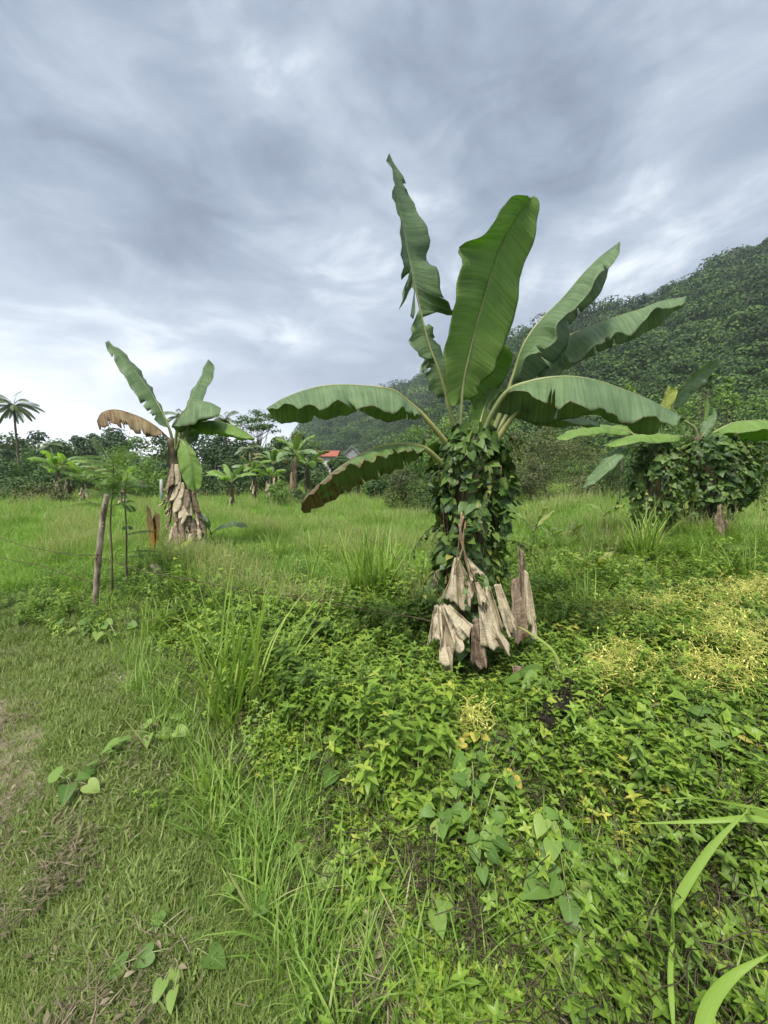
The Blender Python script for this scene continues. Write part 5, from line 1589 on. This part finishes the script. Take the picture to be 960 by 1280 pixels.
# trees standing out on the ridge
for i, (px, py, Yt, w, lb) in enumerate([(930, 318, 198, 22, 'tree with a pale bare trunk on the ridge at the right'), (912, 322, 200, 22, 'spreading tree next to the pale trunked one on the ridge'), (885, 342, 204, 18, 'rounded tree breaking the ridge line'),
                                         (865, 352, 206, 14, 'small tree on the ridge above the long leaf'), (822, 371, 210, 18, 'rounded dark tree on the ridge above the leaf tip'), (780, 386, 212, 16, 'tree on the ridge between two upper leaves'),
                                         (735, 396, 216, 14, 'small ridge tree behind the folded leaf'), (950, 308, 197, 20, 'tree on the ridge at the right edge')]):
    pt = P(px, py, Yt)
    tree(lb, pt.x, Yt, 11, w / F * Yt * .9, 900 + i, 'tree_dark', group='trees on the ridge', nq=420, qs=1.3, base_h=.45, zbase=pt.z - 11)
# shrub tips rising in front of the hill
for i, (px, py, Yt, w, lb) in enumerate([(784, 462, 14, 26, 'thin light green sapling poking above the arching leaf'), (885, 434, 12, 26, 'thin sapling with pale flower tips above the long upright leaf'), (915, 458, 13, 34, 'light feathery sapling right of the long upright leaf')]):
    pt = P(px, py, Yt); g = G(pt.x, Yt)
    tree(lb, pt.x, Yt, pt.z - g.z, w / F * Yt, 930 + i, 'tree_light', group='thin saplings before the hill', nq=420, qs=.10, base_h=.55, gap=1, lobes=7, name='sapling', cat='sapling', trunk=.006, limbs=8)
# airy umbrella tree
random.seed(41)
pt = P(322, 500, 42); g = G(pt.x, 42)
airy = tree('tall airy tree with an open spreading crown on the skyline', pt.x, 42, pt.z - g.z, 7.6, 951, 'tree_mid', group=grp, nq=3200, qs=.17, base_h=.45, lobes=26, flat=.35, gap=1, limbs=22, trunk=.014, name='airy_tree')


# coconut palms
def palm(label, px, top_py, Yt, seedv, crown=1.9, n=20, group='coconut palms', lean=.0, hidden=False):
    rs = random.Random(seedv)
    pt = P(px, top_py, Yt); g = G(pt.x, Yt); H = pt.z - g.z - crown * .35
    root = empty('coconut_palm', g, label, 'palm', group)
    mb = MB(); tr = spline([Vector((0, 0, -.1)), Vector((lean * .3, 0, H * .5)), Vector((lean, 0, H))], 14)
    tube(mb, tr, [.16 - .06 * i / 13 for i in range(14)], 8); mb.build('trunk', MT['bark'], root, origin=0)
    c0 = tr[-1]
    for i in range(n):
        a = i * 2.4 + rs.uniform(-.3, .3); e = rs.uniform(-.25, 1.25)
        mb = MB(); d = Vector((math.cos(a) * math.cos(e), math.sin(a) * math.cos(e), math.sin(e)))
        p = c0.copy(); pts_ = [p.copy()]; L = crown * rs.uniform(.85, 1.15)
        for k in range(10):
            d = (d - Vector((0, 0, .17))).normalized(); p = p + d * L / 10; pts_.append(p.copy())
        tube(mb, pts_, [.03 * (1 - k / 11) + .004 for k in range(11)], 4)
        for k, c in enumerate(even(pts_, 22)[2:]):
            dd = (pts_[min(10, k // 2 + 2)] - pts_[min(9, k // 2 + 1)]).normalized()
            s = dd.cross(Vector((0, 0, 1))).normalized()
            for sg_ in (1, -1):
                leaf(mb, c, s * sg_ * .8 + dd * .7 - Vector((0, 0, .55)), Vector((0, 0, 1)), crown * .27 * math.sin(.5 + 2.3 * k / 20), crown * .055, LANCE, .2, 0)
        mb.build('frond', MT['frond'], root, origin=0)
    return root


palm('coconut palm rising above the trees at the far left', 16, 499, 45, 1, 2.6, 26)
palm('coconut palm top just left of the upright leaf of the left banana plant', 224, 514, 42, 2, 1.9, 16)
palm('slanting coconut palm top behind the folded dark leaf', 281, 518, 40, 3, 2.0, 16)
palm('low palm crown with thin fronds beneath the airy tree', 312, 556, 38, 4, 1.6, 14)
palm('short palm at the left among the dark trees', 62, 552, 44, 5, 1.5, 12)

# banana plants in the distance
bgp = 'banana plants beyond the meadow'
DB = [
    (72, 23, 2.0, 2.0, 'pale leaved banana plant in the left banana grove', 61, 9),
    (84, 24, 1.8, 1.8, 'banana plant with many hanging dead leaves in the left grove', 62, 14),
    (104, 23, 1.4, 1.6, 'dead looking banana plant left of the wooden stake', 63, 16),
    (152, 20, 1.2, 1.3, 'banana plant with drooping dead leaves right of the stake', 64, 12),
    (290, 19, 1.3, 1.6, 'banana plant with brown stem and one withered leaf right of the shaggy stem', 65, 8),
    (318, 24, 2.0, 1.7, 'small banana plant in the middle of the meadow edge', 66, 6),
    (345, 25, 2.4, 1.9, 'left banana plant of the grove before the white house', 67, 8),
    (366, 24, 3.0, 2.1, 'tallest banana plant of the grove before the white house', 68, 10),
    (384, 26, 2.4, 2.0, 'right banana plant of the grove before the white house', 69, 8),
    (336, 23, 1.6, 1.4, 'reddish dead banana plant left of the grove', 70, 14),
    (448, 30, 2.0, 1.6, 'banana plant below the grey house', 71, 4),
]
for px, Yt, H, L, lb, sd, dd in DB:
    banana_generic(sd, H, 8, L, L * .15, 85, dd, ('banana', 'banana_bright', 'banana_bright', 'banana_old'), lb, 'banana plant', bgp, 'banana_plant', at(px, Yt), thin=1.0, elev=(40, 80))
# pale post in the meadow
pp = at(201, 22)
mb = MB(); tube(mb, [Vector((0, 0, -.1)), Vector((0, 0, .9)), Vector((.02, 0, 1.5))], [.10, .095, .085], 8)
o = mb.build('concrete_post', plain_mat('pale_concrete', [(.3, (.32, .32, .29)), (.7, (.45, .45, .41))], 9), smooth=True); o.location = pp
tag(o, 'short pale post standing in the meadow behind the shaggy banana plant', 'post')


# ================================================================== HOUSES
def box(mb, x0, x1, y0, y1, z0, z1):
    v = [mb.add(p) for p in ((x0, y0, z0), (x1, y0, z0), (x1, y1, z0), (x0, y1, z0), (x0, y0, z1), (x1, y0, z1), (x1, y1, z1), (x0, y1, z1))]
    for f in ((3, 2, 1, 0), (4, 5, 6, 7), (0, 1, 5, 4), (1, 2, 6, 5), (2, 3, 7, 6), (3, 0, 4, 7)): mb.f.append(tuple(v[i] for i in f))


def gable(mb, x0, x1, y0, y1, z0, z1, along='x', t=.08, over=.4):
    """two sloping slabs"""
    ym, xm = (y0 + y1) / 2, (x0 + x1) / 2
    if along == 'x': quads = [((x0 - over, y0 - over, z0), (x1 + over, y0 - over, z0), (x1 + over, ym, z1), (x0 - over, ym, z1)), ((x0 - over, ym, z1), (x1 + over, ym, z1), (x1 + over, y1 + over, z0), (x0 - over, y1 + over, z0))]
    else: quads = [((x0 - over, y0 - over, z0), (x0 - over, y1 + over, z0), (xm, y1 + over, z1), (xm, y0 - over, z1)), ((xm, y0 - over, z1), (xm, y1 + over, z1), (x1 + over, y1 + over, z0), (x1 + over, y0 - over, z0))]
    for q in quads:
        a = [mb.add(p) for p in q]; b = [mb.add((p[0], p[1], p[2] - t)) for p in q]
        mb.f.append(tuple(a)); mb.f.append(tuple(b[::-1]))
        for i in range(4): mb.f.append((a[i], b[i], b[(i + 1) % 4], a[(i + 1) % 4]))


MT['plaster'] = plain_mat('white_plaster', [(.3, (.55, .54, .5)), (.7, (.75, .74, .7))], 2, .9)
MT['tiles'] = plain_mat('red_tiles', [(.3, (.26, .075, .05)), (.7, (.38, .13, .085))], 6, .8, (1, 4, 1))
MT['block'] = plain_mat('grey_block', [(.3, (.22, .22, .21)), (.7, (.36, .36, .34))], 2, .9)
MT['tin'] = plain_mat('tin_roof', [(.3, (.35, .36, .36)), (.7, (.5, .51, .51))], 2, .6)
MT['glass'] = plain_mat('dark_window', [(.3, (.02, .022, .025)), (.7, (.05, .055, .06))], 2, .3)
MT['wood'] = plain_mat('brown_door', [(.3, (.10, .06, .035)), (.7, (.18, .11, .07))], 4, .7)
YH = 62
hc = P(408, 590, YH)
house = empty('house', (hc.x, YH, -.05), 'small white walled house with a red tiled roof half hidden behind trees', 'house')
zt = P(408, 570, YH).z; zr = P(408, 561.5, YH).z
mb = MB(); box(mb, -1.6, 1.6, 0, 5, 0, zt); mb.build('wall', MT['plaster'], house, smooth=False, origin=0)
mb = MB(); gable(mb, -1.6, 1.6, 0, 5, zt + .02, zr, 'x', .12, .35); mb.build('roof', MT['tiles'], house, smooth=False, origin=0)
for xx in (-1.0, 1.0):
    mb = MB(); box(mb, xx - .35, xx + .35, -.05, .06, 2.2, 3.3); w_ = mb.build('window', MT['plaster'], house, smooth=False, origin=0)
    mb = MB(); box(mb, xx - .28, xx + .28, -.07, -.052, 2.27, 3.23); mb.build('pane', MT['glass'], w_, smooth=False, origin=0)
mb = MB(); box(mb, -.4, .4, -.04, .05, .1, 2.1); mb.build('door', MT['wood'], house, smooth=False, origin=0)
mb = MB(); box(mb, -3.2, -1.65, -.3, 3, 0, 2.4); mb.build('side_wall', MT['plaster'], house, smooth=False, origin=0)
hc = P(441, 590, YH + 2)
h2 = empty('house', (hc.x, YH + 2, -.05), 'unpainted grey block building with a gable and tin roof right of the red roof', 'house')
zt = P(441, 573, YH + 2).z; zr = P(438, 557, YH + 2).z
mb = MB(); box(mb, -2.2, 2.0, 0, 6, 0, zt)
a = [mb.add(p) for p in ((-2.2, 0, zt), (2.0, 0, zt), (-.1, 0, zr - .15))]; mb.f.append(tuple(a))
mb.build('wall', MT['block'], h2, smooth=False, origin=0)
mb = MB(); gable(mb, -2.2, 2.0, -.02, 6, zt, zr, 'y', .1, .25); mb.build('roof', MT['tin'], h2, smooth=False, origin=0)
mb = MB(); box(mb, .4, 1.2, -.04, .05, 1.6, 2.8); mb.build('window', MT['glass'], h2, smooth=False, origin=0)
mb = MB(); box(mb, -1.4, -.6, -.04, .05, .1, 2.1); mb.build('door', MT['wood'], h2, smooth=False, origin=0)
mb = MB(); box(mb, 2.02, 4.6, 1, 5, 0, zt - .5); mb.build('annex', MT['block'], h2, smooth=False, origin=0)
mb = MB(); gable(mb, 2.3, 4.6, 1, 5, zt - .45, zt, 'x', .08, .25); mb.build('annex_roof', MT['tin'], h2, smooth=False, origin=0)

# ================================================================== HAZE
mb = MB(); box(mb, -640, 640, -640, 640, -1.6, 160)
hz = mb.build('haze', bpy.data.materials.new('haze_air'), smooth=False)
tag(hz, 'thin pale air between the camera and the far hills', None, None, 'stuff')
hm = hz.data.materials[0]; hm.use_nodes = True; nt = hm.node_tree; nt.nodes.clear()
pv = N(nt, 'ShaderNodeVolumePrincipled'); pv.inputs['Color'].default_value = (.80, .87, 1, 1); pv.inputs['Density'].default_value = .0004; pv.inputs['Anisotropy'].default_value = .2
om = N(nt, 'ShaderNodeOutputMaterial'); nt.links.new(pv.outputs[0], om.inputs['Volume'])

# ================================================================== SKY AND SUN
SUN_EL, SUN_AZ = rad(62), rad(205)      # compass bearing from +Y, clockwise
sd = Vector((math.sin(SUN_AZ) * math.cos(SUN_EL), math.cos(SUN_AZ) * math.cos(SUN_EL), math.sin(SUN_EL)))
w = bpy.data.worlds.new('World'); SC.world = w; w.use_nodes = True
nt = w.node_tree; nt.nodes.clear()
sky = N(nt, 'ShaderNodeTexSky', sky_type='NISHITA', sun_disc=False, sun_elevation=SUN_EL, sun_rotation=SUN_AZ)
tc = N(nt, 'ShaderNodeTexCoord')
nrm = N(nt, 'ShaderNodeVectorMath', operation='NORMALIZE'); nt.links.new(tc.outputs['Generated'], nrm.inputs[0])
sep = N(nt, 'ShaderNodeSeparateXYZ'); nt.links.new(nrm.outputs[0], sep.inputs[0])
zz = mathn(nt, 'ADD', mathn(nt, 'MAXIMUM', sep.outputs['Z'], 0.), .42)
cx = N(nt, 'ShaderNodeCombineXYZ')
nt.links.new(mathn(nt, 'DIVIDE', sep.outputs['X'], zz), cx.inputs[0]); nt.links.new(mathn(nt, 'DIVIDE', sep.outputs['Y'], zz), cx.inputs[1])
mpn = N(nt, 'ShaderNodeMapping'); mpn.inputs['Scale'].default_value = (1.0, 1.0, 2.3); mpn.inputs['Rotation'].default_value = (rad(-12), rad(14), rad(20)); mpn.inputs['Location'].default_value = (3.1, 1.7, .4)
nt.links.new(nrm.outputs[0], mpn.inputs['Vector'])
na_ = N(nt, 'ShaderNodeTexNoise'); na_.inputs['Scale'].default_value = 1.5; na_.inputs['Detail'].default_value = 10; na_.inputs['Roughness'].default_value = .52; na_.inputs['Distortion'].default_value = .5
nb_ = N(nt, 'ShaderNodeTexNoise'); nb_.inputs['Scale'].default_value = 4.4; nb_.inputs['Detail'].default_value = 9; nb_.inputs['Roughness'].default_value = .6; nb_.inputs['Distortion'].default_value = .8
for q in (na_, nb_): nt.links.new(mpn.outputs[0], q.inputs['Vector'])
f = mathn(nt, 'ADD', mathn(nt, 'MULTIPLY', na_.outputs['Fac'], .72), mathn(nt, 'MULTIPLY', nb_.outputs['Fac'], .28))
K_ = 4.6
cc = ramp(nt, f, [(.35, (.16, .195, .255)), (.44, (.235, .28, .355)), (.51, (.32, .375, .455)), (.575, (.44, .50, .575)), (.65, (.76, .81, .86))])
cc = mixc(nt, 1., cc, (K_, K_, K_), 'MULTIPLY')
# bright band low on the left
hz_ = mathn(nt, 'POWER', mathn(nt, 'SUBTRACT', 1.0, mathn(nt, 'MAXIMUM', sep.outputs['Z'], 0.)), 7.)
left = mathn(nt, 'MULTIPLY_ADD', sep.outputs['X'], -.75, .45, clamp=True)
hb = mathn(nt, 'MULTIPLY', mathn(nt, 'MULTIPLY', hz_, left), 1.9, clamp=True)
cc = mixc(nt, hb, cc, (5.0, 5.2, 5.5))
# thin cloud lit by the hidden sun
dt = N(nt, 'ShaderNodeVectorMath', operation='DOT_PRODUCT'); nt.links.new(nrm.outputs[0], dt.inputs[0]); dt.inputs[1].default_value = sd
gl = mathn(nt, 'POWER', mathn(nt, 'MAXIMUM', dt.outputs['Value'], 0.), 9.)
glow = mixc(nt, 1., (9.5, 9.3, 8.6), mixc(nt, gl, (0, 0, 0), (1, 1, 1)), 'MULTIPLY')
cc = mixc(nt, 1., cc, glow, 'ADD')
col = mixc(nt, .94, sky.outputs[0], cc)
bg = N(nt, 'ShaderNodeBackground'); bg.inputs['Strength'].default_value = .1
nt.links.new(col, bg.inputs['Color'])
ow = N(nt, 'ShaderNodeOutputWorld'); nt.links.new(bg.outputs[0], ow.inputs['Surface'])
sl = bpy.data.lights.new('sun', 'SUN'); sl.energy = 1.5; sl.angle = rad(10); sl.color = (1, .96, .88)
so = bpy.data.objects.new('sun', sl); COL.objects.link(so)
so.rotation_euler = (-sd).to_track_quat('-Z', 'Y').to_euler(); so.location = (0, -3, 20)

# ================================================================== RENDER SETTINGS
SC.view_settings.view_transform = 'Standard'; SC.view_settings.look = 'None'
SC.view_settings.exposure = 1.55; SC.view_settings.gamma = 1
SC.render.engine = 'CYCLES'
cy = SC.cycles
cy.max_bounces = 5; cy.diffuse_bounces = 3; cy.glossy_bounces = 2; cy.transmission_bounces = 4; cy.volume_bounces = 0; cy.transparent_max_bounces = 8
cy.use_denoising = True
try: cy.denoiser = 'OPENIMAGEDENOISE'
except Exception: pass
cy.use_adaptive_sampling = True; cy.adaptive_threshold = .02
cy.sample_clamp_indirect = 6
